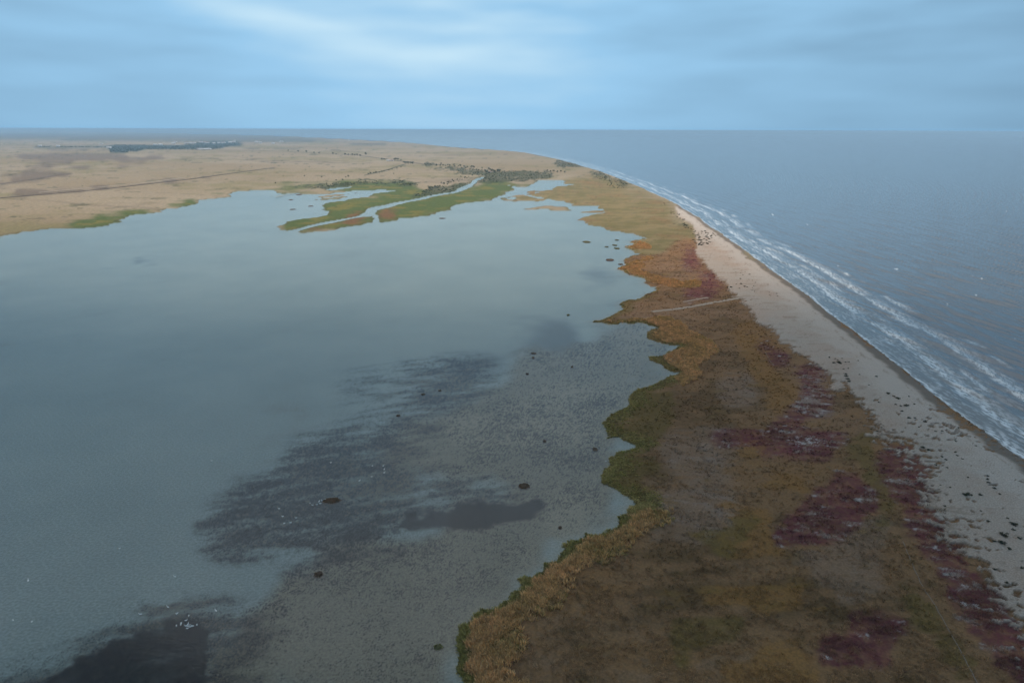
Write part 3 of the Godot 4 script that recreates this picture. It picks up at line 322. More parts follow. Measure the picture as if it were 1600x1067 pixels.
const TREES := [
	[-1043.6, 3291.3, 9.0, "small dark tree in the row along the straight far road", "trees along the far road"],
	[-958.0, 3159.7, 11.7, "small dark tree in the row along the straight far road", "trees along the far road"],
	[-917.0, 3141.5, 11.7, "small dark tree in the row along the straight far road", "trees along the far road"],
	[-847.9, 3020.6, 9.0, "small dark tree in the row along the straight far road", "trees along the far road"],
	[-815.3, 2983.3, 9.0, "small dark tree in the row along the straight far road", "trees along the far road"],
	[-735.5, 2894.1, 10.8, "small dark tree in the row along the straight far road", "trees along the far road"],
	[-713.8, 2859.1, 9.0, "small dark tree in the row along the straight far road", "trees along the far road"],
	[-666.6, 2809.5, 11.7, "small dark tree in the row along the straight far road", "trees along the far road"],
	[-650.2, 2793.5, 9.0, "small dark tree in the row along the straight far road", "trees along the far road"],
	[-630.8, 2777.8, 10.8, "small dark tree in the row along the straight far road", "trees along the far road"],
	[-617.9, 2761.9, 9.0, "small dark tree in the row along the straight far road", "trees along the far road"],
	[-605.1, 2746.1, 10.8, "small dark tree in the row along the straight far road", "trees along the far road"],
	[-585.9, 2714.5, 9.0, "small dark tree in the row along the straight far road", "trees along the far road"],
	[-589.0, 2834.0, 13.5, "single taller tree standing just above the far road row", ""],
	[-444.1, 2393.3, 8.0, "dark tree beside the long white building", "trees beside the white building"],
	[-433.8, 2381.4, 8.0, "dark tree beside the long white building", "trees beside the white building"],
	[-391.5, 2347.3, 12.0, "dark tree beside the long white building", "trees beside the white building"],
	[-380.6, 2335.9, 12.0, "dark tree beside the long white building", "trees beside the white building"],
	[-364.6, 2301.2, 8.0, "dark tree beside the long white building", "trees beside the white building"],
	[-423.6, 2369.6, 6.4, "dark tree beside the long white building", "trees beside the white building"],
	[-320.3, 2110.1, 10.4, "dark tree in the clump right of the white building", "trees of the small clump"],
	[-310.3, 2091.2, 11.2, "dark tree in the clump right of the white building", "trees of the small clump"],
	[-306.0, 2111.0, 9.6, "dark tree in the clump right of the white building", "trees of the small clump"],
	[-296.2, 2092.1, 10.4, "dark tree in the clump right of the white building", "trees of the small clump"],
	[-331.1, 2149.7, 8.0, "dark tree in the clump right of the white building", "trees of the small clump"],
	[-331.5, 1609.2, 5.0, "small tree in the slanting hedge line below the white building", "trees of the slanting hedge line"],
	[-330.7, 1632.8, 6.0, "small tree in the slanting hedge line below the white building", "trees of the slanting hedge line"],
	[-325.7, 1645.1, 5.0, "small tree in the slanting hedge line below the white building", "trees of the slanting hedge line"],
	[-322.4, 1657.5, 6.0, "small tree in the slanting hedge line below the white building", "trees of the slanting hedge line"],
	[-317.2, 1670.1, 5.0, "small tree in the slanting hedge line below the white building", "trees of the slanting hedge line"],
	[-315.0, 1689.2, 6.0, "small tree in the slanting hedge line below the white building", "trees of the slanting hedge line"],
	[-313.9, 1715.2, 5.0, "small tree in the slanting hedge line below the white building", "trees of the slanting hedge line"],
	[-311.6, 1769.6, 4.0, "small tree in the slanting hedge line below the white building", "trees of the slanting hedge line"],
	[-309.6, 1805.4, 4.0, "small tree in the slanting hedge line below the white building", "trees of the slanting hedge line"],
	[-304.5, 1850.4, 4.0, "small tree in the slanting hedge line below the white building", "trees of the slanting hedge line"],
	[-302.6, 1905.5, 4.0, "small tree in the slanting hedge line below the white building", "trees of the slanting hedge line"],
	[-216.7, 2004.3, 7.3, "dark tree in the thicket running down to the channel head", "trees of the channel thicket"],
	[-218.3, 2014.5, 5.6, "dark tree in the thicket running down to the channel head", "trees of the channel thicket"],
	[-204.4, 1983.1, 7.4, "dark tree in the thicket running down to the channel head", "trees of the channel thicket"],
	[-211.2, 2076.0, 8.1, "dark tree in the thicket running down to the channel head", "trees of the channel thicket"],
	[-198.0, 2008.6, 6.3, "dark tree in the thicket running down to the channel head", "trees of the channel thicket"],
	[-190.1, 1992.5, 5.0, "dark tree in the thicket running down to the channel head", "trees of the channel thicket"],
	[-186.5, 2017.0, 5.1, "dark tree in the thicket running down to the channel head", "trees of the channel thicket"],
	[-176.6, 1971.9, 7.5, "dark tree in the thicket running down to the channel head", "trees of the channel thicket"],
	[-169.1, 2028.0, 6.4, "dark tree in the thicket running down to the channel head", "trees of the channel thicket"],
	[-159.9, 1941.0, 6.6, "dark tree in the thicket running down to the channel head", "trees of the channel thicket"],
	[-151.0, 1961.9, 5.0, "dark tree in the thicket running down to the channel head", "trees of the channel thicket"],
	[-148.0, 1982.4, 7.1, "dark tree in the thicket running down to the channel head", "trees of the channel thicket"],
	[-134.3, 1858.1, 6.8, "dark tree in the thicket running down to the channel head", "trees of the channel thicket"],
	[-133.1, 1938.0, 6.8, "dark tree in the thicket running down to the channel head", "trees of the channel thicket"],
	[-124.2, 1855.4, 6.7, "dark tree in the thicket running down to the channel head", "trees of the channel thicket"],
	[-123.0, 1915.6, 6.1, "dark tree in the thicket running down to the channel head", "trees of the channel thicket"],
	[-112.5, 1910.9, 7.4, "dark tree in the thicket running down to the channel head", "trees of the channel thicket"],
	[-107.1, 1911.5, 7.2, "dark tree in the thicket running down to the channel head", "trees of the channel thicket"],
	[-104.0, 1892.7, 6.9, "dark tree in the thicket running down to the channel head", "trees of the channel thicket"],
	[-91.4, 1779.9, 6.5, "dark tree in the thicket running down to the channel head", "trees of the channel thicket"],
	[-85.2, 1778.8, 4.9, "dark tree in the thicket running down to the channel head", "trees of the channel thicket"],
	[-80.7, 1865.2, 5.3, "dark tree in the thicket running down to the channel head", "trees of the channel thicket"],
	[-69.6, 1771.1, 5.6, "dark tree in the thicket running down to the channel head", "trees of the channel thicket"],
	[-67.7, 1724.4, 7.2, "dark tree in the thicket running down to the channel head", "trees of the channel thicket"],
	[-60.9, 1817.4, 7.0, "dark tree in the thicket running down to the channel head", "trees of the channel thicket"],
	[-57.5, 1793.3, 6.0, "dark tree in the thicket running down to the channel head", "trees of the channel thicket"],
	[-49.5, 1767.7, 6.2, "dark tree in the thicket running down to the channel head", "trees of the channel thicket"],
	[-45.2, 1699.1, 7.1, "dark tree in the thicket running down to the channel head", "trees of the channel thicket"],
	[-36.5, 1735.5, 7.9, "dark tree in the thicket running down to the channel head", "trees of the channel thicket"],
	[-32.3, 1706.1, 6.9, "dark tree in the thicket running down to the channel head", "trees of the channel thicket"],
	[-146.5, 1183.0, 3.2, "low tree on the left bank of the channel", "trees on the channel bank"],
	[-146.4, 1179.6, 3.0, "low tree on the left bank of the channel", "trees on the channel bank"],
	[-143.5, 1209.7, 4.9, "low tree on the left bank of the channel", "trees on the channel bank"],
	[-145.8, 1219.5, 5.2, "low tree on the left bank of the channel", "trees on the channel bank"],
	[-141.1, 1227.3, 4.1, "low tree on the left bank of the channel", "trees on the channel bank"],
	[-139.6, 1217.7, 3.3, "low tree on the left bank of the channel", "trees on the channel bank"],
	[-138.6, 1246.1, 5.2, "low tree on the left bank of the channel", "trees on the channel bank"],
	[-136.9, 1247.1, 3.6, "low tree on the left bank of the channel", "trees on the channel bank"],
	[-135.4, 1261.0, 3.5, "low tree on the left bank of the channel", "trees on the channel bank"],
	[-130.2, 1252.6, 5.3, "low tree on the left bank of the channel", "trees on the channel bank"],
	[-136.5, 1339.6, 4.7, "low tree on the left bank of the channel", "trees on the channel bank"],
	[-129.3, 1312.0, 5.3, "low tree on the left bank of the channel", "trees on the channel bank"],
	[-131.8, 1341.6, 3.7, "low tree on the left bank of the channel", "trees on the channel bank"],
	[-127.7, 1360.2, 3.4, "low tree on the left bank of the channel", "trees on the channel bank"],
	[-122.5, 1311.1, 3.5, "low tree on the left bank of the channel", "trees on the channel bank"],
	[-124.2, 1356.8, 5.4, "low tree on the left bank of the channel", "trees on the channel bank"],
	[-120.1, 1362.1, 4.1, "low tree on the left bank of the channel", "trees on the channel bank"],
	[-121.9, 1415.7, 4.7, "low tree on the left bank of the channel", "trees on the channel bank"],
	[-116.6, 1382.5, 4.6, "low tree on the left bank of the channel", "trees on the channel bank"],
	[-113.7, 1436.4, 4.0, "low tree on the left bank of the channel", "trees on the channel bank"],
	[-106.6, 1388.1, 3.1, "low tree on the left bank of the channel", "trees on the channel bank"],
	[-108.4, 1442.1, 3.1, "low tree on the left bank of the channel", "trees on the channel bank"],
	[-111.9, 1520.0, 4.2, "low tree on the left bank of the channel", "trees on the channel bank"],
	[-103.8, 1439.5, 3.1, "low tree on the left bank of the channel", "trees on the channel bank"],
	[-101.5, 1497.1, 5.3, "low tree on the left bank of the channel", "trees on the channel bank"],
	[-101.9, 1485.8, 3.1, "low tree on the left bank of the channel", "trees on the channel bank"],
	[-96.4, 1481.9, 3.6, "low tree on the left bank of the channel", "trees on the channel bank"],
	[-95.7, 1525.3, 3.1, "low tree on the left bank of the channel", "trees on the channel bank"],
	[-100.2, 1623.4, 3.4, "low tree on the left bank of the channel", "trees on the channel bank"],
	[-90.7, 1570.8, 4.3, "low tree on the left bank of the channel", "trees on the channel bank"],
	[-90.0, 1577.7, 3.2, "low tree on the left bank of the channel", "trees on the channel bank"],
	[-88.8, 1675.1, 4.4, "low tree on the left bank of the channel", "trees on the channel bank"],
	[-79.5, 1601.7, 3.0, "low tree on the left bank of the channel", "trees on the channel bank"],
	[-80.3, 1655.8, 4.4, "low tree on the left bank of the channel", "trees on the channel bank"],
	[-51.9, 1709.4, 9.0, "taller dark tree massed at the head of the channel", "trees at the channel head"],
	[-43.5, 1684.2, 9.0, "taller dark tree massed at the head of the channel", "trees at the channel head"],
	[-36.6, 1723.2, 8.4, "taller dark tree massed at the head of the channel", "trees at the channel head"],
	[-62.6, 1683.3, 7.8, "taller dark tree massed at the head of the channel", "trees at the channel head"],
	[-55.3, 1634.7, 7.2, "taller dark tree massed at the head of the channel", "trees at the channel head"],
	[-31.2, 1750.3, 7.2, "taller dark tree massed at the head of the channel", "trees at the channel head"],
	[86.0, 1743.0, 6.6, "dark tree in the short row beyond the far pond", "trees beyond the far pond"],
	[92.9, 1723.5, 6.0, "dark tree in the short row beyond the far pond", "trees beyond the far pond"],
	[101.2, 1730.5, 7.2, "dark tree in the short row beyond the far pond", "trees beyond the far pond"],
	[109.4, 1704.9, 6.0, "dark tree in the short row beyond the far pond", "trees beyond the far pond"],
	[118.1, 1718.3, 6.6, "dark tree in the short row beyond the far pond", "trees beyond the far pond"],
	[126.0, 1693.0, 6.0, "dark tree in the short row beyond the far pond", "trees beyond the far pond"],
	[-455.6, 1531.1, 4.0, "lone bush standing on the straw plain above the lagoon", "bushes on the straw plain"],
	[-408.0, 1497.2, 4.0, "lone bush standing on the straw plain above the lagoon", "bushes on the straw plain"],
	[-356.9, 1520.1, 5.2, "lone bush standing on the straw plain above the lagoon", "bushes on the straw plain"],
	[-357.3, 1499.5, 4.0, "lone bush standing on the straw plain above the lagoon", "bushes on the straw plain"],
	[-354.4, 1404.7, 4.0, "lone bush standing on the straw plain above the lagoon", "bushes on the straw plain"],
	[-343.8, 1414.1, 4.8, "lone bush standing on the straw plain above the lagoon", "bushes on the straw plain"],
	[-275.2, 1623.7, 4.0, "lone bush standing on the straw plain above the lagoon", "bushes on the straw plain"],
	[-227.3, 1354.4, 4.0, "lone bush standing on the straw plain above the lagoon", "bushes on the straw plain"],
	[-348.9, 1309.3, 4.0, "lone bush standing on the straw plain above the lagoon", "bushes on the straw plain"],
	[-450.0, 1324.9, 4.0, "lone bush standing on the straw plain above the lagoon", "bushes on the straw plain"]]
const HOUSES := [
	[-2545.9, 5362.6, 24.0, 12.0, 8.0, "tiny white house in the far village behind the tree belt", "houses of the far village"],
	[-2316.1, 4848.6, 24.0, 12.0, 8.0, "tiny white house in the far village behind the tree belt", "houses of the far village"],
	[-2250.0, 4894.9, 28.8, 12.0, 8.0, "tiny white house in the far village behind the tree belt", "houses of the far village"],
	[-2223.2, 4899.2, 24.0, 12.0, 8.0, "tiny white house in the far village behind the tree belt", "houses of the far village"],
	[-2196.8, 4867.4, 24.0, 12.0, 8.0, "tiny white house in the far village behind the tree belt", "houses of the far village"],
	[-2199.8, 4902.9, 24.0, 12.0, 8.0, "tiny white house in the far village behind the tree belt", "houses of the far village"],
	[-2298.1, 5235.1, 24.0, 12.0, 8.0, "tiny white house in the far village behind the tree belt", "houses of the far village"],
	[-2147.3, 4984.8, 31.2, 12.0, 8.0, "tiny white house in the far village behind the tree belt", "houses of the far village"],
	[-2043.8, 4855.9, 19.2, 12.0, 8.0, "tiny white house in the far village behind the tree belt", "houses of the far village"],
	[-2055.6, 4962.4, 16.8, 12.0, 8.0, "tiny white house in the far village behind the tree belt", "houses of the far village"],
	[-2056.9, 5037.1, 24.0, 12.0, 8.0, "tiny white house in the far village behind the tree belt", "houses of the far village"],
	[-2046.5, 5038.8, 16.8, 12.0, 8.0, "tiny white house in the far village behind the tree belt", "houses of the far village"],
	[-2066.7, 5192.3, 24.0, 12.0, 8.0, "tiny white house in the far village behind the tree belt", "houses of the far village"],
	[-2071.0, 5232.3, 28.8, 12.0, 8.0, "tiny white house in the far village behind the tree belt", "houses of the far village"],
	[-2102.8, 5352.8, 19.2, 12.0, 8.0, "tiny white house in the far village behind the tree belt", "houses of the far village"],
	[-2256.6, 5201.0, 19.2, 12.0, 8.0, "tiny white house in the far village behind the tree belt", "houses of the far village"],
	[-1955.3, 5421.8, 24.0, 12.0, 8.0, "tiny white house in the far village behind the tree belt", "houses of the far village"],
	[-1658.8, 4916.0, 19.2, 12.0, 8.0, "tiny white house in the far village behind the tree belt", "houses of the far village"],
	[-1788.7, 5495.2, 24.0, 12.0, 8.0, "tiny white house in the far village behind the tree belt", "houses of the far village"],
	[-1828.3, 5151.9, 16.8, 12.0, 8.0, "tiny white house in the far village behind the tree belt", "houses of the far village"],
	[-2236.2, 4438.0, 22.0, 11.0, 7.0, "white house at the left end of the far village", "houses at the village end"],
	[-2191.0, 4414.9, 22.0, 11.0, 7.0, "white house at the left end of the far village", "houses at the village end"],
	[-1559.9, 3537.7, 38.4, 10.0, 4.5, "long low pale shed in front of the village trees", "sheds before the village trees"],
	[-1537.4, 3521.8, 43.2, 10.0, 4.5, "long low pale shed in front of the village trees", "sheds before the village trees"],
	[-1525.2, 3541.6, 33.6, 10.0, 4.5, "long low pale shed in front of the village trees", "sheds before the village trees"],
	[-2112.0, 3694.9, 14.0, 9.0, 6.0, "white farm house among the dark trees on the left plain", "houses of the left farmstead"],
	[-2095.4, 3678.0, 16.8, 9.0, 6.0, "white farm house among the dark trees on the left plain", "houses of the left farmstead"],
	[-2110.8, 3714.2, 14.0, 9.0, 6.0, "white farm house among the dark trees on the left plain", "houses of the left farmstead"],
	[-2585.7, 4032.2, 18.0, 10.0, 6.0, "small white house inside the dark tree belt at far left", "houses in the far left belt"],
	[-2681.1, 4019.6, 18.0, 10.0, 6.0, "small white house inside the dark tree belt at far left", "houses in the far left belt"],
	[-2681.4, 4624.3, 18.0, 10.0, 6.0, "small white house behind the left farmstead trees", ""],
	[-406.3, 2310.1, 14.0, 7.0, 3.5, "long white building beside the far road trees", "long white buildings by the road"],
	[-395.0, 2299.1, 12.6, 7.0, 3.5, "long white building beside the far road trees", "long white buildings by the road"],
	[-53.5, 1696.4, 6.3, 6.0, 2.6, "little pale hut among the trees at the channel head", ""]]
const TOWERS := [[-1417.3, 6154.6, 22.0, "slender pale tower on the far coast against the sea"], [-2219.8, 5683.4, 20.0, "slender pale tower above the far village roofs"]]
const BIRDS := [
	[-72.20, 123.29, "white bird in the dense flock on the dark near water", "flock on the dark near water"],
	[-69.38, 122.64, "white bird in the dense flock on the dark near water", "flock on the dark near water"],
	[-69.28, 121.14, "white bird in the dense flock on the dark near water", "flock on the dark near water"],
	[-70.56, 119.51, "white bird in the dense flock on the dark near water", "flock on the dark near water"],
	[-69.89, 120.25, "white bird in the dense flock on the dark near water", "flock on the dark near water"],
	[-69.78, 119.81, "white bird in the dense flock on the dark near water", "flock on the dark near water"],
	[-68.34, 119.96, "white bird in the dense flock on the dark near water", "flock on the dark near water"],
	[-68.52, 119.47, "white bird in the dense flock on the dark near water", "flock on the dark near water"],
	[-68.03, 119.43, "white bird in the dense flock on the dark near water", "flock on the dark near water"],
	[-67.48, 119.19, "white bird in the dense flock on the dark near water", "flock on the dark near water"],
	[-67.15, 119.43, "white bird in the dense flock on the dark near water", "flock on the dark near water"],
	[-66.36, 119.78, "white bird in the dense flock on the dark near water", "flock on the dark near water"],
	[-67.90, 118.71, "white bird in the dense flock on the dark near water", "flock on the dark near water"],
	[-75.16, 125.34, "white bird in the dense flock on the dark near water", "flock on the dark near water"],
	[-64.15, 124.20, "white bird apart on the right of the near flock", ""],
	[-79.95, 123.00, "white bird apart on the left of the near flock", ""],
	[-78.67, 135.95, "single white bird on open water above the near flock", ""],
	[-97.72, 147.14, "single white bird on open blue water upper left of the flocks", ""],
	[-111.86, 134.31, "single white bird near the left edge, above the pair", ""],
	[-106.08, 121.07, "one of two white birds side by side at far left", "pair at far left"],
	[-101.77, 120.59, "one of two white birds side by side at far left", "pair at far left"],
	[-94.64, 194.21, "lone white bird far out on the grey-blue water", ""],
	[-56.75, 193.27, "lone white bird on the blue weed patch", ""],
	[-43.30, 191.23, "white bird of the loose group right of the blue weed patch", "loose group right of the weed patch"],
	[-39.97, 191.25, "white bird of the loose group right of the blue weed patch", "loose group right of the weed patch"],
	[-39.24, 188.85, "white bird of the loose group right of the blue weed patch", "loose group right of the weed patch"],
	[-38.87, 186.80, "white bird of the loose group right of the blue weed patch", "loose group right of the weed patch"],
	[-42.17, 184.27, "white bird of the loose group right of the blue weed patch", "loose group right of the weed patch"],
	[-45.35, 181.80, "white bird of the loose group right of the blue weed patch", "loose group right of the weed patch"],
	[-64.09, 165.98, "white bird of the group of five left of the rust islet", "group of five left of the islet"],
	[-61.82, 162.08, "white bird of the group of five left of the rust islet", "group of five left of the islet"],
	[-57.98, 161.39, "white bird of the group of five left of the rust islet", "group of five left of the islet"],
	[-58.76, 159.03, "white bird of the group of five left of the rust islet", "group of five left of the islet"],
	[-60.33, 158.64, "white bird of the group of five left of the rust islet", "group of five left of the islet"],
	[-56.47, 168.98, "white bird gathered at the tip of the rust islet", "birds at the tip of the rust islet"],
	[-55.41, 167.88, "white bird gathered at the tip of the rust islet", "birds at the tip of the rust islet"],
	[-54.21, 168.05, "white bird gathered at the tip of the rust islet", "birds at the tip of the rust islet"],
	[-54.16, 169.85, "white bird gathered at the tip of the rust islet", "birds at the tip of the rust islet"],
	[-53.50, 168.74, "white bird gathered at the tip of the rust islet", "birds at the tip of the rust islet"],
	[-53.47, 170.29, "white bird gathered at the tip of the rust islet", "birds at the tip of the rust islet"],
	[-52.75, 170.99, "white bird gathered at the tip of the rust islet", "birds at the tip of the rust islet"],
	[29.71, 194.79, "single white bird standing at the near marsh bank", ""],
	[-189.41, 813.00, "single white bird on the far channel bank", ""]]

var masks := {}
var row_d := PackedFloat32Array()
var water := PackedByteArray()      # lagoon, channel, pools
var lake_far := PackedFloat32Array()
var sea_far := PackedFloat32Array()
var tone := PackedColorArray()
var level := PackedFloat32Array()
var rng := RandomNumberGenerator.new()
var used := {}

func _ready() -> void:
	rng.seed = 20417
	make_camera()
	make_sky()
	make_sun()
	make_grid()
	make_masks()
	make_ground()
	make_lagoon()
	make_sea()
	make_added_cloud()
	make_trails()
	make_roads()
	make_reeds()
	make_tussocks()
	make_islets()
	make_shrubs()
	make_trees()
	make_village()
	make_birds()

func make_camera() -> void:
	var cam := Camera3D.new()
	cam.name = "camera"
	cam.fov = 53.13
	cam.near = 1.0
	cam.far = 140000.0
	add_child(cam)
	cam.position = Vector3(0, EYE, 0)
	cam.rotation = Vector3(deg_to_rad(-17.24), 0, 0)
	cam.rotate_object_local(Vector3(0, 0, 1), deg_to_rad(0.18))
	cam.current = true

func make_sky() -> void:
	var w := 1440
	var h := 720
	var im := Image.create(w, h, false, Image.FORMAT_RGBF)
	var wisp := noise(7, 1.0, 4)
	var broad := noise(8, 1.0, 2)
	var dim := Color(0.165, 0.295, 0.425)
	var mid := Color(0.255, 0.465, 0.665)
	var pale := Color(0.49, 0.66, 0.76)
	var high := Color(1.42, 1.39, 1.36)
	for j in h:
		var e := 90.0 - (j + 0.5) * 180.0 / h
		if e < -4.0:
			im.fill_rect(Rect2i(0, j, w, 1), Color(0.22, 0.44, 0.67))
			continue
		for i in w:
			var a := wrapf((i + 0.5) * 360.0 / w, -180.0, 180.0)
			var ring := Vector2(cos(deg_to_rad(a)), sin(deg_to_rad(a))) * 9.0
			var ev := maxf(e, 0.0)
			# overcast: soft grey-blue banks with a lighter gap ahead
			var b := 0.42 + 0.72 * exp(-pow((a + 7.0) / 25.0, 2.0)) - 0.32 * exp(-pow((a - 40.0) / 18.0, 2.0)) + 0.24 * broad.get_noise_3d(ring.x * 0.25, ring.y * 0.25, ev * 0.06)
			b += (0.16 + 0.045 * minf(ev, 8.0)) * wisp.get_noise_3d(ring.x * 0.42, ring.y * 0.42, ev * 0.5 + 0.02 * ring.x)
			# two brighter rents in the cloud, high ahead
			var s := ev - (9.8 - (a + 27.0) * 0.21)
			b += 0.62 * exp(-s * s / 1.1) * exp(-pow((a + 20.0) / 9.0, 2.0))
			b += 0.35 * exp(-pow((ev - 5.4 + 0.03 * a) / 1.3, 2.0)) * exp(-pow((a + 2.0) / 16.0, 2.0))
			b += 0.75 * exp(-pow((ev - 10.8) / 1.1, 2.0)) * exp(-pow((a - 24.0) / 8.0, 2.0))
			b += 0.45 * exp(-pow((ev - 10.4) / 1.2, 2.0)) * exp(-pow((a - 3.0) / 10.0, 2.0))
			b = clampf(b, 0.0, 2.0)
			var c := dim.lerp(mid, b) if b < 1.0 else mid.lerp(pale, b - 1.0)
			c = c.lerp(high * (0.9 + 0.35 * wisp.get_noise_3d(ring.x * 0.5, ring.y * 0.5, ev * 0.08)), smoothstep(11.0, 55.0, ev))
			im.set_pixel(i, j, c)
	var m := PanoramaSkyMaterial.new()
	m.panorama = ImageTexture.create_from_image(im)
	var sky := Sky.new()
	sky.sky_material = m
	var e := Environment.new()
	e.background_mode = Environment.BG_SKY
	e.sky = sky
	e.tonemap_mode = Environment.TONE_MAPPER_LINEAR
	e.tonemap_exposure = 1.27
	e.fog_enabled = true
	e.fog_density = 0.00012
	e.fog_light_color = Color(0.74, 0.89, 1.0)
	e.sdfgi_enabled = true
	e.ssao_enabled = true
	e.ssil_enabled = true
	var we := WorldEnvironment.new()
	we.name = "environment"
	we.environment = e
	add_child(we)

func make_sun() -> void:
	var sun := DirectionalLight3D.new()
	sun.name = "sun"
	sun.light_energy = 0.3
	sun.light_color = Color(1.0, 0.9, 0.78)
	sun.light_angular_distance = 20.0
	sun.shadow_enabled = true
	add_child(sun)
	sun.rotation_degrees = Vector3(-68, 200, 0)

# ---------------------------------------------------------------- helpers
func noise(s: int, f: float, octaves: int) -> FastNoiseLite:
	var n := FastNoiseLite.new()
	n.noise_type = FastNoiseLite.TYPE_SIMPLEX_SMOOTH
	n.seed = s
	n.frequency = f
	n.fractal_type = FastNoiseLite.FRACTAL_FBM if octaves > 1 else FastNoiseLite.FRACTAL_NONE
	n.fractal_octaves = octaves
	return n

func grain(s: int, f: float, lo: float, hi: float, size := 512) -> NoiseTexture2D:
	var t := NoiseTexture2D.new()
	t.width = size
	t.height = size
	t.seamless = true
	t.normalize = true
	t.noise = noise(s, f, 4)
	var g := Gradient.new()
	g.set_color(0, Color(lo, lo, lo))
	g.set_color(1, Color(hi, hi, hi))
	t.color_ramp = g
	return t

func ripple(s: int, f: float, strength: float, size := 1024) -> NoiseTexture2D:
	var t := NoiseTexture2D.new()
	t.width = size
	t.height = size
	t.seamless = true
	t.as_normal_map = true
	t.bump_strength = strength
	t.noise = noise(s, f, 4)
	return t

func matte(grain_tex: Texture2D, metres: float, rough := 0.95, relief: Texture2D = null, relief_scale := 1.0) -> StandardMaterial3D:
	var m := StandardMaterial3D.new()
	m.vertex_color_use_as_albedo = true
	m.roughness = rough
	m.metallic_specular = 0.25
	m.uv1_triplanar = true
	m.uv1_world_triplanar = true
	m.uv1_scale = Vector3.ONE / metres
	if grain_tex:
		m.albedo_texture = grain_tex
	if relief:
		m.normal_enabled = true
		m.normal_texture = relief
		m.normal_scale = relief_scale
	return m

func numbered(called: String) -> String:
	var n: int = used.get(called, 0)
	used[called] = n + 1
	return called if n == 0 else "%s_%03d" % [called, n]

func tag(o: Node3D, label: String, category: String, group := "") -> void:
	o.set_meta("label", label)
	if category:
		o.set_meta("category", category)
	if group:
		o.set_meta("group", group)

func structure(called: String, mesh: Mesh, m: Material, label: String) -> MeshInstance3D:
	var o := MeshInstance3D.new()
	o.name = numbered(called)
	o.mesh = mesh
	o.material_override = m
	o.set_meta("kind", "structure")
	o.set_meta("label", label)
	add_child(o, true)
	return o

func part(called: String, mesh: Mesh, m: Material, parent: Node3D) -> MeshInstance3D:
	var o := MeshInstance3D.new()
	o.name = called
	o.mesh = mesh
	o.material_override = m
	parent.add_child(o, true)
	return o

func thing(called: String, at: Vector3, turn := 0.0) -> Node3D:
	var o := Node3D.new()
	o.name = numbered(called)
	add_child(o, true)
	o.position = at
	o.rotation.y = turn
	return o

func copy_of(o: Node3D, called: String, at: Vector3, turn: float, size: Vector3) -> Node3D:
	var c: Node3D = o.duplicate()
	c.name = numbered(called)
	add_child(c, true)
	c.position = at
	c.rotation.y = turn
	c.scale = size
	return c

# ---------------------------------------------------------------- the grid: a fan of ground points, wider apart with distance
func make_grid() -> void:
	row_d.resize(ROWS)
	for i in ROWS:
		row_d[i] = EYE / tan(deg_to_rad(lerpf(54.0, 0.1146, float(i) / (ROWS - 1))))

func row_of(d: float) -> int:
	return clampi(roundi((54.0 - rad_to_deg(atan(EYE / maxf(d, 1.0)))) / (54.0 - 0.1146) * (ROWS - 1)), 0, ROWS - 1)

func col_of(x: float, d: float) -> int:
	return clampi(roundi((x / (d + 35.0) / REACH * 0.5 + 0.5) * (COLS - 1)), 0, COLS - 1)

func col_x(c: int, d: float) -> float:
	return (float(c) / (COLS - 1) * 2.0 - 1.0) * REACH * (d + 35.0)

func spot(x: float, d: float) -> int:
	return row_of(d) * COLS + col_of(x, d)

func on_ground(x: float, d: float) -> Vector3:
	return Vector3(x, level[spot(x, d)], -d)

func roughened(ring: Array, rough: float, passes: int) -> PackedVector2Array:
	var p := PackedVector2Array()
	for k in range(0, ring.size(), 2):
		p.append(Vector2(ring[k], ring[k + 1]))
	for n in passes:
		var q := PackedVector2Array()
		for k in p.size():
			var a := p[k]
			var b := p[(k + 1) % p.size()]
			q.append(a)
			var l := (b - a).length()
			if l > 0.9 and l < 4000.0:
				q.append((a + b) * 0.5 + (b - a).orthogonal() * rng.randf_range(-rough, rough))
		p = q
	return p

func fill(im: Image, p: PackedVector2Array, value: float) -> void:
	var cuts := {}
	for k in p.size():
		var a := p[k]
		var b := p[(k + 1) % p.size()]
		if a.y > b.y:
			var t := a
			a = b
			b = t
		if b.y < row_d[0] or a.y == b.y:
			continue
		var r := maxi(0, row_of(a.y) - 2)
		while r < ROWS and row_d[r] < a.y:
			r += 1
		while r < ROWS and row_d[r] < b.y:
			if not cuts.has(r):
				cuts[r] = []
			cuts[r].append(a.x + (b.x - a.x) * (row_d[r] - a.y) / (b.y - a.y))
			r += 1
	var ink := Color(value, value, value)
	for r in cuts:
		var xs: Array = cuts[r]
		xs.sort()
		var d := row_d[r]
		for k in range(0, xs.size() - 1, 2):
			var c0 := ceili((xs[k] / (d + 35.0) / REACH * 0.5 + 0.5) * (COLS - 1))
			var c1 := floori((xs[k + 1] / (d + 35.0) / REACH * 0.5 + 0.5) * (COLS - 1))
			c0 = clampi(c0, 0, COLS)
			c1 = clampi(c1, -1, COLS - 1)
			if c1 >= c0:
				im.fill_rect(Rect2i(c0, r, c1 - c0 + 1, 1), ink)

func mask(rings: Array, rough: float, passes: int, soft: int) -> PackedByteArray:
	var im := Image.create(COLS, ROWS, false, Image.FORMAT_L8)
	for ring in rings:
		fill(im, roughened(ring, rough, passes), 1.0)
	if soft > 1:
		im.resize(COLS / soft, ROWS / soft, Image.INTERPOLATE_BILINEAR)
		im.resize(COLS / soft / 2, ROWS / soft / 2, Image.INTERPOLATE_BILINEAR)
		im.resize(COLS, ROWS, Image.INTERPOLATE_CUBIC)
	return im.get_data()

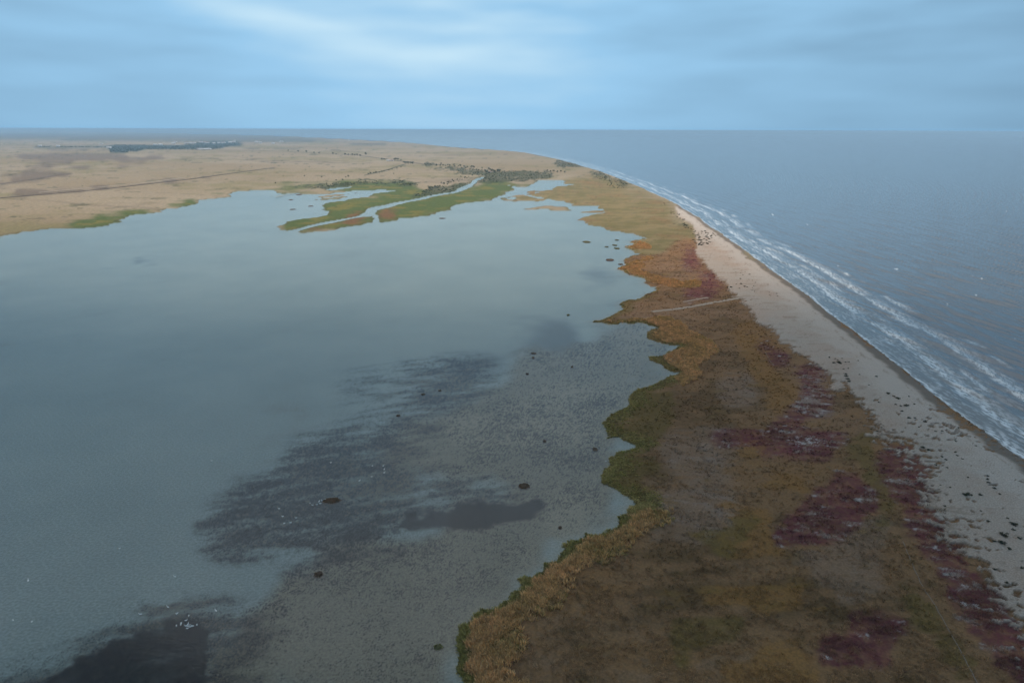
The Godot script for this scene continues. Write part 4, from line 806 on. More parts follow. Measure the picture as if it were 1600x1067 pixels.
func distance_to_edge(of: PackedByteArray) -> PackedFloat32Array:
	var f := PackedFloat32Array()
	f.resize(COLS * ROWS)
	f.fill(1e6)
	for r in ROWS:
		var step := 2.0 * REACH * (row_d[r] + 35.0) / (COLS - 1)
		var down := row_d[r] - row_d[r - 1] if r else 1.0
		for c in COLS:
			var i := r * COLS + c
			var v := of[i]
			var best := f[i]
			if c:
				best = minf(best, f[i - 1] + step if of[i - 1] == v else step * 0.5)
			if r:
				best = minf(best, f[i - COLS] + down if of[i - COLS] == v else down * 0.5)
			f[i] = best
	for rr in ROWS:
		var r := ROWS - 1 - rr
		var step := 2.0 * REACH * (row_d[r] + 35.0) / (COLS - 1)
		var up := row_d[r + 1] - row_d[r] if r < ROWS - 1 else 1.0
		for cc in COLS:
			var c := COLS - 1 - cc
			var i := r * COLS + c
			var v := of[i]
			var best := f[i]
			if c < COLS - 1:
				best = minf(best, f[i + 1] + step if of[i + 1] == v else step * 0.5)
			if r < ROWS - 1:
				best = minf(best, f[i + COLS] + up if of[i + COLS] == v else up * 0.5)
			f[i] = best
	return f

func make_masks() -> void:
	var im := Image.create(COLS, ROWS, false, Image.FORMAT_L8)
	fill(im, roughened(LAKE, 0.2, 5), 1.0)
	for ring in [CHANNEL, POOL]:
		fill(im, roughened(ring, 0.05, 2), 1.0)
	for ring in [ISLET_A, ISLET_B, ISLET_C, ISLET_D, ISLET_E, ISLET_F]:
		fill(im, roughened(ring, 0.18, 3), 0.0)
	fill(im, roughened(POOL_B, 0.1, 2), 1.0)
	water = im.get_data()
	lake_far = distance_to_edge(water)
	var sea := Image.create(COLS, ROWS, false, Image.FORMAT_L8)
	fill(sea, roughened(SEA, 0.02, 3), 1.0)
	masks.sea = sea.get_data()
	sea_far = distance_to_edge(masks.sea)
	masks.beach = mask([BEACH], 0.12, 3, 5)
	masks.shelf = mask([BEACH], 0.12, 3, 26)
	var softness := {"green": 5, "rust": 4, "spit": 6, "marsh": 9, "reed": 2, "purple": 7, "grey": 9, "salt": 3, "orange": 8, "olive": 7, "weed": 20, "deepweed": 4, "flat": 16, "pale": 16, "blue": 16, "silt": 4, "dark": 3, "belt": 2, "far": 2, "scrub": 2}
	for key in ZONES:
		masks[key] = mask(ZONES[key], 0.2, 3, softness[key])

# share of a zone at a point: the soft mask cut by a noise so that the edge is broken up, not faded
func share(m: int, n: float, width: float) -> float:
	return smoothstep(0.5 - width, 0.5 + width, m / 255.0 + n)

# ---------------------------------------------------------------- ground
func make_ground() -> void:
	var count := COLS * ROWS
	level.resize(count)
	tone.resize(count)
	var broad := noise(1, 0.012, 3)
	var middle := noise(2, 0.06, 3)
	var fine := noise(3, 0.35, 2)
	var speck := noise(4, 1.9, 2)
	var streak := noise(5, 0.02, 5)
	var brush := noise(9, 0.12, 4)
	var far_streak := noise(6, 0.0016, 4)
	var m_beach: PackedByteArray = masks.beach
	var m_shelf: PackedByteArray = masks.shelf
	var m_marsh: PackedByteArray = masks.marsh
	var m_spit: PackedByteArray = masks.spit
	var m_green: PackedByteArray = masks.green
	var m_rust: PackedByteArray = masks.rust
	var m_reed: PackedByteArray = masks.reed
	var m_purple: PackedByteArray = masks.purple
	var m_grey: PackedByteArray = masks.grey
	var m_salt: PackedByteArray = masks.salt
	var m_orange: PackedByteArray = masks.orange
	var m_olive: PackedByteArray = masks.olive
	var m_weed: PackedByteArray = masks.weed
	var m_deep: PackedByteArray = masks.deepweed
	var m_flat: PackedByteArray = masks.flat
	var m_pale: PackedByteArray = masks.pale
	var m_blue: PackedByteArray = masks.blue
	var m_silt: PackedByteArray = masks.silt
	var m_dark: PackedByteArray = masks.dark
	var m_belt: PackedByteArray = masks.belt
	var m_far: PackedByteArray = masks.far
	var m_scrub: PackedByteArray = masks.scrub
	var m_sea: PackedByteArray = masks.sea
	var silt := Color(0.295, 0.36, 0.335)
	var silt_b := Color(0.225, 0.29, 0.275)
	var clear_bed := Color(0.085, 0.105, 0.11)
	var mud := Color(0.215, 0.185, 0.12)
	var pale_mud := Color(0.31, 0.28, 0.195)
	var weed := Color(0.02, 0.025, 0.03)
	var weed_dark := Color(0.009, 0.011, 0.014)
	var dry_grass := Color(0.315, 0.245, 0.15)
	var dry_pale := Color(0.38, 0.31, 0.215)
	var dry_olive := Color(0.24, 0.21, 0.095)
	var heath := Color(0.16, 0.12, 0.09)
	var bush := Color(0.065, 0.075, 0.035)
	var meadow := Color(0.105, 0.14, 0.04)
	var meadow_yellow := Color(0.2, 0.18, 0.05)
	var rust := Color(0.22, 0.105, 0.055)
	var bank_green := Color(0.1, 0.095, 0.03)
	var wood := Color(0.045, 0.06, 0.045)
	var straw := Color(0.3, 0.23, 0.11)
	var straw_olive := Color(0.2, 0.17, 0.068)
	var brown := Color(0.325, 0.185, 0.09)
	var brown_dark := Color(0.195, 0.115, 0.052)
	var orange := Color(0.37, 0.19, 0.058)
	var taupe := Color(0.335, 0.22, 0.145)
	var olive := Color(0.2, 0.14, 0.038)
	var purple := Color(0.235, 0.055, 0.072)
	var purple_dark := Color(0.145, 0.036, 0.05)
	var ash := Color(0.39, 0.31, 0.26)
	var salt := Color(0.58, 0.52, 0.49)
	var reed_ground := Color(0.27, 0.175, 0.07)
	var reed_straw := Color(0.5, 0.32, 0.15)
	var sand := Color(0.52, 0.445, 0.375)
	var sand_warm := Color(0.53, 0.41, 0.325)
	var sand_pale := Color(0.63, 0.56, 0.495)
	var drift := Color(0.28, 0.21, 0.145)
	var wet_sand := Color(0.25, 0.21, 0.17)
	for r in ROWS:
		var d := row_d[r]
		for c in COLS:
			var i := r * COLS + c
			var x := (float(c) / (COLS - 1) * 2.0 - 1.0) * REACH * (d + 35.0)
			if m_sea[i]:
				level[i] = -0.12 * sea_far[i]
				tone[i] = wet_sand
				continue
			var nb := broad.get_noise_2d(x, d)
			var nm := middle.get_noise_2d(x, d)
			var nf := fine.get_noise_2d(x, d)
			var ns := speck.get_noise_2d(x, d)
			var t: Color
			if water[i]:
				# ---- lagoon bed
				var lf := lake_far[i]
				level[i] = -minf(0.45, 0.02 + lf * 0.05) + 0.02 * nm
				t = silt.lerp(silt_b, clampf(0.45 + nb * 0.55 + nm * 0.15, 0.0, 1.0))
				if d < 900.0:
					var bl := share(m_blue[i], nb * 0.25 + nm * 0.12, 0.35)
					t = t.lerp(clear_bed, bl * 0.8)
					var fl := share(m_flat[i], nb * 0.3 + nm * 0.2, 0.35)
					t = t.lerp(mud, fl * 0.85)
					t = t.lerp(pale_mud, share(m_pale[i], nb * 0.3 + nm * 0.2, 0.4) * 0.8)
					var drift_noise := brush.get_noise_2d((x * 0.95 + d * 0.3) * 0.35 + nb * 3.0, (d * 0.95 - x * 0.3) * 1.2 + nb * 3.0)
					# clumps of water weed, picked out as dark flecks on the mud
					var w := share(m_weed[i], (nb * 0.35 + nm * 0.25 + nf * 0.15 + drift_noise * 0.7) * smoothstep(0.0, 90.0, m_weed[i]) - 0.05, 0.5)
					t = t.lerp(weed, w * 0.85)
					var dw := share(m_deep[i], (nm * 0.2 + nf * 0.15 + drift_noise * 0.35) * smoothstep(0.0, 90.0, m_deep[i]), 0.35)
					t = t.lerp(weed_dark, dw * 0.9)
					var fleck := ns * 0.9 + nf * 0.4 + nm * 0.35 + nb * 0.5
					t = t.lerp(weed_dark, smoothstep(0.08, 0.40, fleck) * clampf(fl * 0.75 + w * 0.5 + share(m_weed[i], 0.2, 0.3) * 0.5, 0.0, 0.92))
					t = t.lerp(mud, smoothstep(0.15, 0.45, -fleck) * w * (1.0 - dw * 0.8) * 0.6)
				if d < 1000.0:
					t = t.lerp(weed, share(m_silt[i], nm * 0.4, 0.3) * 0.5)
				if lf < 6.0 and d < 700.0:
					t = t.lerp(pale_mud, (1.0 - lf / 6.0) * 0.5)
			else:
				var finger := brush.get_noise_2d((x * 0.94 - d * 0.34) * 0.75 + nm * 4.0, (x * 0.34 + d * 0.94) * 1.7 + nm * 3.0) if d < 420.0 else 0.0
				var st := streak.get_noise_2d(x * 0.55 + nb * 14.0, d * 1.5 + nb * 10.0)
				var lf := lake_far[i]
				level[i] = minf(0.55, 0.04 + lf * 0.12) + 0.12 * nm + 0.05 * nf
				if d > 420.0:
					var fs := far_streak.get_noise_2d(x * 0.5, d * 0.8 + x * 0.25)
					t = dry_grass.lerp(dry_pale, clampf(0.5 + fs * 1.3, 0.0, 1.0))
					t = t.lerp(dry_olive, smoothstep(0.0, 0.4, nb * 0.5 + far_streak.get_noise_2d(x + 900.0, d * 1.2) * 0.9) * 0.6)
					t = t.lerp(heath, smoothstep(0.045, 0.0, absf(far_streak.get_noise_2d(x * 0.35 + 5000.0, d * 0.9 + x * 0.45))) * smoothstep(-0.2, 0.25, fs) * 0.45)
					t = t.lerp(heath, share(m_dark[i], fs * 0.9 + nb * 0.3 - 0.08, 0.35) * 0.75)
					t = t.lerp(bush, smoothstep(0.44, 0.62, middle.get_noise_2d(x * 0.3, d * 0.2) + nb * 0.3) * 0.5)
					t = t.lerp(meadow, share(m_green[i], st * 0.25 + nb * 0.2, 0.25))
					t = t.lerp(meadow_yellow, share(m_green[i], st * 0.25 - 0.25, 0.3) * smoothstep(0.0, 0.35, nb + st * 0.6))
					t = t.lerp(rust, share(m_rust[i], st * 0.35 + nm * 0.2, 0.25) * 0.8)
					if lf < 5.0:
						t = t.lerp(bank_green, (0.85 if st > -0.2 else 0.4) * (1.0 - lf / 5.0))
					t = t.lerp(bush, share(m_scrub[i], nm * 0.7 + nb * 0.3, 0.12) * 0.8)
					t = t.lerp(wood, share(m_belt[i], fs * 0.2, 0.2))
					t = t.lerp(wood, share(m_far[i], fs * 0.5, 0.3) * 0.6)
				else:
					t = brown
				# ---- the spit's middle stretch: streaked olive and straw
				var sp := share(m_spit[i], st * 0.3, 0.3)
				if sp > 0.0:
					var k := straw.lerp(straw_olive, clampf(0.5 + st * 1.4 + brush.get_noise_2d(x * 0.35, d * 0.5) * 0.9, 0.0, 1.0))
					k = k.lerp(brown, smoothstep(0.2, 0.5, nb + st * 0.4 + nm * 0.4) * 0.5)
					k = k.lerp(bush, smoothstep(0.3, 0.6, nf * 0.5 + nm * 0.6 + nb * 0.3) * 0.5)
					t = t.lerp(k, sp)
				# ---- near marsh: arcs of saltwort and grass over mud
				var ma := share(m_marsh[i], st * 0.15 + nm * 0.1, 0.15)
				if ma > 0.0:
					var bn := brush.get_noise_2d(x * 0.45 + d * 0.1 + nm * 2.0, d * 1.7 - x * 0.2)
					var k := brown.lerp(brown_dark, smoothstep(-0.25, 0.5, st + nm * 0.4 + bn * 0.6))
					k = k.lerp(orange, smoothstep(0.0, 0.6, -st + nb * 0.5 + bn * 0.5) * 0.4)
					k = k.lerp(taupe, smoothstep(0.0, 0.6, nb * 0.8 + nf * 0.25 - st * 0.4 + bn * 0.5) * 0.5)
					k = k.lerp(taupe, share(m_grey[i], nm * 0.35 + nb * 0.2 + bn * 0.55, 0.3) * 0.7)
					k = k.lerp(orange, share(m_orange[i], nm * 0.4 + st * 0.3 + bn * 0.6, 0.3) * 0.7)
					k = k.lerp(olive, share(m_olive[i], nm * 0.4 + st * 0.3 + bn * 0.6, 0.3) * 0.65)
					var pu := share(m_purple[i], (nm * 0.3 + st * 0.25 + nf * 0.2 + bn * 0.3) * smoothstep(0.0, 70.0, m_purple[i]) + 0.12, 0.34)
					k = k.lerp(purple.lerp(purple_dark, clampf(0.5 + nm * 0.8 + bn, 0.0, 1.0)), pu * clampf(0.66 + nf * 0.5 + bn * 0.4, 0.2, 0.9))
					k = k.lerp(brown_dark, smoothstep(0.15, 0.5, ns * 0.5 + nf * 0.6 + nm * 0.2) * 0.55)
					k = k.lerp(ash, smoothstep(0.12, 0.5, finger * 0.8 + ns * 0.35 + nb * 0.5) * clampf(pu * 0.8 + share(m_grey[i], 0.0, 0.35) * 0.45, 0.0, 0.8))
					k = k.lerp(salt, smoothstep(0.5, 0.7, finger * 0.7 + nf * 0.6 + nm * 0.3) * pu * 0.9)
					k = k.lerp(salt, smoothstep(0.05, 0.3, nf * 0.6 + ns * 0.5) * share(m_salt[i], nm * 0.4, 0.3))
					t = t.lerp(k, ma)
				var re := share(m_reed[i], nf * 0.2, 0.1)
				t = t.lerp(reed_straw, re)
				if lf < 9.0 and d < 420.0:
					var rim := smoothstep(9.0, 4.0, lf + 3.0 * nm)
					t = t.lerp(reed_ground if d < 165.0 else olive, rim * 0.7)
				# ---- sand
				var near_edge := smoothstep(270.0, 215.0, d)
				var be := share(roundi(lerpf(m_beach[i], m_shelf[i], near_edge)), ((nm * 0.35 + nf * 0.25) * (1.0 - near_edge * 0.5) + finger * (0.3 + 0.25 * near_edge) + nf * 0.3 * near_edge) * smoothstep(8.0, 80.0, m_shelf[i]), 0.10)
				if be > 0.0:
					var sf := sea_far[i]
					var k := sand.lerp(sand_warm, clampf(0.4 + nb * 0.9 + nm * 0.5, 0.0, 1.0))
					k = k.lerp(sand_pale, smoothstep(26.0, 14.0, sf + nm * 6.0) * smoothstep(4.0, 9.0, sf + nm * 2.0) * 0.7)
					k = k.lerp(drift, smoothstep(0.25, 0.55, middle.get_noise_2d(x * 0.6 + 70.0, d * 2.4) + nf * 0.35) * smoothstep(12.0, 30.0, sf) * 0.45)
					k = k.lerp(drift, smoothstep(0.45, 0.7, ns * 0.8 + nm * 0.4) * 0.5)
					k = k.lerp(drift, exp(-pow((sf - 10.5 - nb * 6.0 - nm * 1.5) / 0.45, 2.0)) * smoothstep(-0.1, 0.3, nm + nf * 0.5) * 0.6)
					k = k.lerp(wet_sand, smoothstep(7.5, 4.5, sf + nm * 2.2))
					t = t.lerp(k, be)
					level[i] = lerpf(level[i], minf(sf * 0.11, 1.1) + 0.35 * exp(-pow((sf - 14.0) / 6.0, 2.0)) + 0.10 * nm + 0.05 * nf, be)
				elif sea_far[i] < 12.0:
					level[i] = minf(level[i], 0.03 + sea_far[i] * 0.11)
			tone[i] = t
	# split the sheet into the pieces of the setting; neighbours share their edge points exactly
	var kinds := PackedByteArray()
	kinds.resize(count)
	for i in count:
		if water[i]:
			kinds[i] = 0
		elif m_sea[i] or m_beach[i] > 127:
			kinds[i] = 1
		elif m_marsh[i] > 127 or m_spit[i] > 127:
			kinds[i] = 2
		else:
			kinds[i] = 3
	var names := ["lake_bed", "beach", "salt_marsh", "plain"]
	var labels := ["silty bed of the shallow lagoon with dark weed", "pale sand beach along the open sea", "brown and purple salt marsh between lagoon and beach", "flat straw-coloured grassland beyond the lagoon"]
	for k in 4:
		var remap := PackedInt32Array()
		remap.resize(count)
		remap.fill(-1)
		var v := PackedVector3Array()
		var col := PackedColorArray()
		var idx := PackedInt32Array()
		for r in ROWS - 1:
			for c in COLS - 1:
				var i := r * COLS + c
				var q := i + COLS
				if kinds[i] != k:
					continue
				if m_sea[i] and sea_far[i] > 12.0 + row_d[r] * 0.02:
					continue
				for j in [i, q, q + 1, i + 1]:
					if remap[j] < 0:
						remap[j] = v.size()
						var jr: int = j / COLS
						var jc: int = j % COLS
						v.append(Vector3((float(jc) / (COLS - 1) * 2.0 - 1.0) * REACH * (row_d[jr] + 35.0), level[j], -row_d[jr]))
						col.append(tone[j])
				idx.append_array([remap[i], remap[q], remap[q + 1], remap[i], remap[q + 1], remap[i + 1]])
		var arrays := []
		arrays.resize(Mesh.ARRAY_MAX)
		arrays[Mesh.ARRAY_VERTEX] = v
		arrays[Mesh.ARRAY_COLOR] = col
		arrays[Mesh.ARRAY_INDEX] = idx
		var am := ArrayMesh.new()
		am.add_surface_from_arrays(Mesh.PRIMITIVE_TRIANGLES, arrays)
		var mat := matte(grain(20 + k, 0.02, 0.78, 1.0), [9.0, 7.0, 8.0, 60.0][k])
		structure(names[k], am, mat, labels[k])

# ---------------------------------------------------------------- water
func make_lagoon() -> void:
	var step := 8
	var v := PackedVector3Array()
	var nrm := PackedVector3Array()
	var idx := PackedInt32Array()
	var remap := {}
	for r in range(0, ROWS - step, step):
		for c in range(0, COLS - step, step):
			var any := false
			for a in range(0, step + 1, 2):
				for b in range(0, step + 1, 2):
					if water[mini(r + a, ROWS - 1) * COLS + mini(c + b, COLS - 1)]:
						any = true
						break
				if any:
					break
			if not any:
				continue
			var four := []
			for p in [[r, c], [r + step, c], [r + step, c + step], [r, c + step]]:
				var key: int = p[0] * COLS + p[1]
				if not remap.has(key):
					remap[key] = v.size()
					v.append(Vector3(col_x(p[1], row_d[p[0]]), 0.0, -row_d[p[0]]))
					nrm.append(Vector3.UP)
				four.append(remap[key])
			idx.append_array([four[0], four[1], four[2], four[0], four[2], four[3]])
	var arrays := []
	arrays.resize(Mesh.ARRAY_MAX)
	arrays[Mesh.ARRAY_VERTEX] = v
	arrays[Mesh.ARRAY_NORMAL] = nrm
	arrays[Mesh.ARRAY_INDEX] = idx
	var am := ArrayMesh.new()
	am.add_surface_from_arrays(Mesh.PRIMITIVE_TRIANGLES, arrays)
	var m := StandardMaterial3D.new()
	m.transparency = BaseMaterial3D.TRANSPARENCY_ALPHA
	m.albedo_color = Color(0.46, 0.51, 0.52, 0.02)
	m.roughness = 0.07
	m.metallic_specular = 0.38
	m.uv1_triplanar = true
	m.uv1_world_triplanar = true
	m.uv1_scale = Vector3.ONE / 31.0
	m.normal_enabled = true
	m.normal_texture = ripple(31, 0.03, 3.0)
	m.normal_scale = 0.25
	structure("lagoon_water", am, m, "calm grey-blue shallow lagoon water")

func shore_x(d: float) -> float:
	for k in range(0, SHORE.size() - 2, 2):
		if d <= SHORE[k + 1] and d >= SHORE[k + 3]:
			return lerpf(SHORE[k], SHORE[k + 2], (d - SHORE[k + 1]) / (SHORE[k + 3] - SHORE[k + 1]))
	return SHORE[0] if d > SHORE[1] else SHORE[SHORE.size() - 2]

func make_sea() -> void:
	var rows := 620
	var cols := 880
	var v := PackedVector3Array()
	var nrm := PackedVector3Array()
	var col := PackedColorArray()
	v.resize(rows * cols)
	nrm.resize(rows * cols)
	col.resize(rows * cols)
	var lace := noise(41, 0.16, 3)
	var patch := noise(42, 0.025, 3)
	var wander := noise(43, 0.006, 2)
	var trains := []
	for k in 9:
		var turn := deg_to_rad(rng.randf_range(-17.0, 17.0))
		var length := [10.5, 9.0, 12.5, 7.5, 6.0, 14.0, 5.0, 8.2, 4.2][k] as float
		trains.append([TAU / length * cos(turn), TAU / length * sin(turn), length * 0.016, rng.randf() * TAU])
	var body := Color(0.10, 0.115, 0.132)
	var shallows := Color(0.13, 0.14, 0.135)
	var foam := Color(0.66, 0.70, 0.72)
	var last := -1.0
	for r in rows:
		var d := EYE / tan(deg_to_rad(lerpf(50.0, 0.1146, float(r) / (rows - 1))))
		var gap := d - last if r else 1.0
		last = d
		var xs := shore_x(d)
		var x0 := xs - 4.0
		var x1 := REACH * (d + 35.0)
		for c in cols:
			var u := float(c) / (cols - 1)
			var x := x0 + (x1 - x0) * (0.35 * u + 0.65 * u * u)
			var cell := (x1 - x0) * (0.35 + 1.3 * u) / (cols - 1)
			var off := x - xs
			var h := 0.0
			var gx := 0.0
			var gz := 0.0
			var wn := patch.get_noise_2d(x, d)
			if d < 3500.0:
				var grow := smoothstep(0.0, 30.0, off) * (0.8 + 0.5 * wn)
				for w in trains:
					var fade := smoothstep(1.4, 0.5, maxf(absf(w[0]) * cell, absf(w[1]) * gap))
					if fade <= 0.0:
						continue
					var ph: float = w[0] * x + w[1] * d + w[3]
					var amp: float = w[2] * fade * grow
					var cs := cos(ph)
					# sharpened crests
					h += amp * (cs + 0.25 * cos(2.0 * ph))
					var sl := -amp * (sin(ph) + 0.5 * sin(2.0 * ph))
					gx += sl * w[0]
					gz += sl * w[1]
			var p := r * cols + c
			v[p] = Vector3(x, h + minf(off * 0.01, 0.02), -d)
			nrm[p] = Vector3(-gx, 1.0, gz).normalized()
			# ---- foam: lines of broken water over the bars, lace between them, a few whitecaps
			var t := body.lerp(shallows, smoothstep(45.0, 0.0, off + wn * 20.0) * 0.75)
			if off < 120.0 and d < 6000.0:
				# crests run along the shore, so every pattern is drawn out along d
				var wd := wander.get_noise_2d(x * 0.3, d) * 9.0
				var l := lace.get_noise_2d(x * 1.2, d * 0.22)
				var l2 := lace.get_noise_2d(x * 3.4 + 50.0, d * 1.3)
				var o := off + wd + l * 2.2
				var run := patch.get_noise_2d(x * 0.6 + 300.0, d * 0.7)
				var run2 := patch.get_noise_2d(x * 0.6 + 900.0, d * 0.6)
				var f := 0.9 * exp(-pow((off - 0.8 - 1.4 * l) / 1.0, 2.0))
				f += 0.5 * exp(-pow((o - 6.5) / 1.2, 2.0)) * smoothstep(-0.1, 0.35, run2)
				f += 0.95 * (exp(-pow((o - 14.0) / 1.6, 2.0)) + 0.45 * exp(-pow((o - 17.0) / 3.0, 2.0))) * smoothstep(-0.55, -0.05, run)
				f += 0.75 * exp(-pow((o - 23.5) / 1.5, 2.0)) * smoothstep(-0.1, 0.3, run2)
				f += 1.0 * (exp(-pow((o - 34.0) / 1.7, 2.0)) + 0.45 * exp(-pow((o - 37.5) / 3.2, 2.0))) * smoothstep(-0.5, 0.0, run2)
				f += 0.8 * exp(-pow((o - 47.0) / 1.8, 2.0)) * smoothstep(0.12, 0.38, run)
				f *= clampf(0.66 + l2 * 1.3 + lace.get_noise_2d(x * 6.0, d * 3.5) * 0.6, 0.08, 1.0)
				f += 0.3 * smoothstep(46.0, 8.0, off) * smoothstep(0.02, 0.35, l2 * 0.7 + l * 0.5 + wn * 0.3)
				t = t.lerp(foam, clampf(f, 0.0, 0.95))
			if off > 45.0 and d < 2500.0:
				var cap := patch.get_noise_2d(x * 2.4 + 1200.0, d * 0.8) + 0.35 * lace.get_noise_2d(x * 2.0, d) - 0.1 * smoothstep(50.0, 200.0, off)
				t = t.lerp(foam, smoothstep(0.74, 0.84, cap) * 0.8)
			col[p] = t
	var idx := PackedInt32Array()
	for r in rows - 1:
		for c in cols - 1:
			var i := r * cols + c
			idx.append_array([i, i + cols, i + cols + 1, i, i + cols + 1, i + 1])
	var arrays := []
	arrays.resize(Mesh.ARRAY_MAX)
	arrays[Mesh.ARRAY_VERTEX] = v
	arrays[Mesh.ARRAY_NORMAL] = nrm
	arrays[Mesh.ARRAY_COLOR] = col
	arrays[Mesh.ARRAY_INDEX] = idx
	var am := ArrayMesh.new()
	am.add_surface_from_arrays(Mesh.PRIMITIVE_TRIANGLES, arrays)
	var m := StandardMaterial3D.new()
	m.vertex_color_use_as_albedo = true
	m.roughness = 0.12
	m.metallic_specular = 0.42
	m.uv1_triplanar = true
	m.uv1_world_triplanar = true
	m.uv1_scale = Vector3.ONE / 23.0
	m.normal_enabled = true
	m.normal_texture = ripple(33, 0.03, 6.0)
	m.normal_scale = 0.22
	structure("sea", am, m, "grey-blue open sea with foam lines along the beach")

# unseen cloudbank added over and behind the viewer to darken the near shore
func make_added_cloud() -> void:
	var lump := noise(91, 0.0016, 5)
	var nx := 90
	var nz := 70
	var top := PackedVector3Array()
	var under := PackedVector3Array()
	for r in nz:
		for c in nx:
			var u := float(c) / (nx - 1)
			var w := float(r) / (nz - 1)
			var x := lerpf(-5200.0, 5200.0, u)
			var n := lump.get_noise_2d(x, w * 5000.0)
			var d := lerpf(-4200.0, 560.0 + 160.0 * lump.get_noise_2d(x * 1.6, 9000.0), w)
			var rim := smoothstep(0.0, 0.10, minf(minf(u, 1.0 - u), minf(w, 1.0 - w)))
			under.append(Vector3(x, 400.0 + 70.0 * n - 40.0 * rim, -d))
			top.append(Vector3(x, 400.0 + 70.0 * n + (90.0 + 260.0 * absf(lump.get_noise_2d(x * 2.0, d * 2.0 + 4000.0))) * rim, -d))
	var st := SurfaceTool.new()
	st.begin(Mesh.PRIMITIVE_TRIANGLES)
	st.set_smooth_group(0)
	for r in nz - 1:
		for c in nx - 1:
			var i := r * nx + c
			for k in [i, i + 1, i + nx + 1, i, i + nx + 1, i + nx]:
				st.add_vertex(under[k])
			for k in [i, i + nx + 1, i + 1, i, i + nx, i + nx + 1]:
				st.add_vertex(top[k])
	st.generate_normals()
	var m := StandardMaterial3D.new()
	m.albedo_color = Color(0.92, 0.90, 0.88)
	m.roughness = 1.0
	m.metallic_specular = 0.0
	m.backlight_enabled = true
	m.backlight = Color(0.68, 0.66, 0.64)
	structure("cloud_added_shade", st.commit(), m, "added cloudbank out of view that darkens the near shore")

# ---------------------------------------------------------------- worn trails
func make_trails() -> void:
	var m := matte(grain(51, 0.05, 0.8, 1.0), 3.0)
	for e in TRAILS:
		var line: Array = e[0]
		var st := SurfaceTool.new()
		st.begin(Mesh.PRIMITIVE_TRIANGLES)
		var pts := []
		for k in range(0, line.size() - 2, 2):
			var a := Vector2(line[k], line[k + 1])
			var b := Vector2(line[k + 2], line[k + 3])
			var n := maxi(2, int((b - a).length() / 1.5))
			for j in n:
				pts.append(a.lerp(b, float(j) / n) + Vector2(rng.randf_range(-0.12, 0.12), 0))
		for k in pts.size() - 1:
			var a: Vector2 = pts[k]
			var b: Vector2 = pts[k + 1]
			var side := (b - a).orthogonal().normalized() * float(e[1]) * (0.5 if e[1] < 1.0 else rng.randf_range(0.3, 0.6))
			var q := []
			for p in [a - side, b - side, b + side, a + side]:
				q.append(on_ground(p.x, p.y) + Vector3(0, 0.10, 0))
			for j in [0, 1, 2, 0, 2, 3]:
				st.set_color(Color(0.33, 0.26, 0.20) if e[1] < 1.0 else Color(0.47, 0.39, 0.31))
				st.add_vertex(q[j])
		st.generate_normals()
		structure("footpath" if e[1] < 1.0 else "sand_track", st.commit(), m, e[2])

func make_roads() -> void:
	for e in ROADS:
		var line: Array = e[0]
		var st := SurfaceTool.new()
		st.begin(Mesh.PRIMITIVE_TRIANGLES)
		for k in range(0, line.size() - 2, 2):
			var a := Vector2(line[k], line[k + 1])
			var b := Vector2(line[k + 2], line[k + 3])
			var n := maxi(2, int((b - a).length() / 30.0))
			for j in n:
				var p := a.lerp(b, float(j) / n)
				var q := a.lerp(b, float(j + 1) / n)
				var side := (b - a).orthogonal().normalized() * float(e[1]) * 0.5
				var c := Color(e[2], e[3], e[4]) * rng.randf_range(0.85, 1.15)
				for t in [p - side, q - side, q + side, p - side, q + side, p + side]:
					st.set_color(c)
					st.add_vertex(Vector3(t.x, 0.95, -t.y))
		st.generate_normals()
		structure(e[5], st.commit(), matte(grain(53, 0.05, 0.8, 1.0), 20.0), e[6])

# ---------------------------------------------------------------- vegetation as ground cover
func tuft(blades: int, tall: float, spread: float, wide: float, s: int) -> ArrayMesh:
	var g := RandomNumberGenerator.new()
	g.seed = s
	var st := SurfaceTool.new()
	st.begin(Mesh.PRIMITIVE_TRIANGLES)
	for k in blades:
		var a := g.randf() * TAU
		var root := Vector3(cos(a), 0, sin(a)) * spread * 0.45 * sqrt(g.randf())
		var out := Vector3(cos(a + g.randf_range(-0.6, 0.6)), 0, sin(a)) * spread * g.randf_range(0.15, 0.65)
		var side := Vector3(-sin(a), 0, cos(a)).rotated(Vector3.UP, g.randf_range(-1.2, 1.2)) * wide * 0.5
		var top := root + out + Vector3(0, tall * g.randf_range(0.6, 1.0), 0)
		var mid := root + out * 0.35 + Vector3(0, tall * 0.5, 0)
		var shade := g.randf_range(0.8, 1.1)
		st.set_color(Color(shade, shade, shade))
		for p in [root - side * 0.6, mid - side, mid + side, root - side * 0.6, mid + side, root + side * 0.6, mid - side, top, mid + side]:
			st.add_vertex(p)
	st.generate_normals()
	return st.commit()

func leafy() -> StandardMaterial3D:
	var m := StandardMaterial3D.new()
	m.vertex_color_use_as_albedo = true
	m.roughness = 0.85
	m.metallic_specular = 0.2
	m.cull_mode = BaseMaterial3D.CULL_DISABLED
	m.backlight_enabled = true
	m.backlight = Color(0.35, 0.35, 0.3)
	return m

func scatter(called: String, label: String, mesh: Mesh, m: Material, places: Array, tints: PackedColorArray) -> void:
	if places.is_empty():
		return
	var mm := MultiMesh.new()
	mm.transform_format = MultiMesh.TRANSFORM_3D
	mm.use_colors = true
	mm.mesh = mesh
	mm.instance_count = places.size()
	for k in places.size():
		mm.set_instance_transform(k, places[k])
		mm.set_instance_color(k, tints[k])
	var o := MultiMeshInstance3D.new()
	o.name = numbered(called)
	o.multimesh = mm
	o.material_override = m
	o.set_meta("kind", "stuff")
	o.set_meta("label", label)
	o.set_meta("category", called.replace("_", " "))
	add_child(o, true)

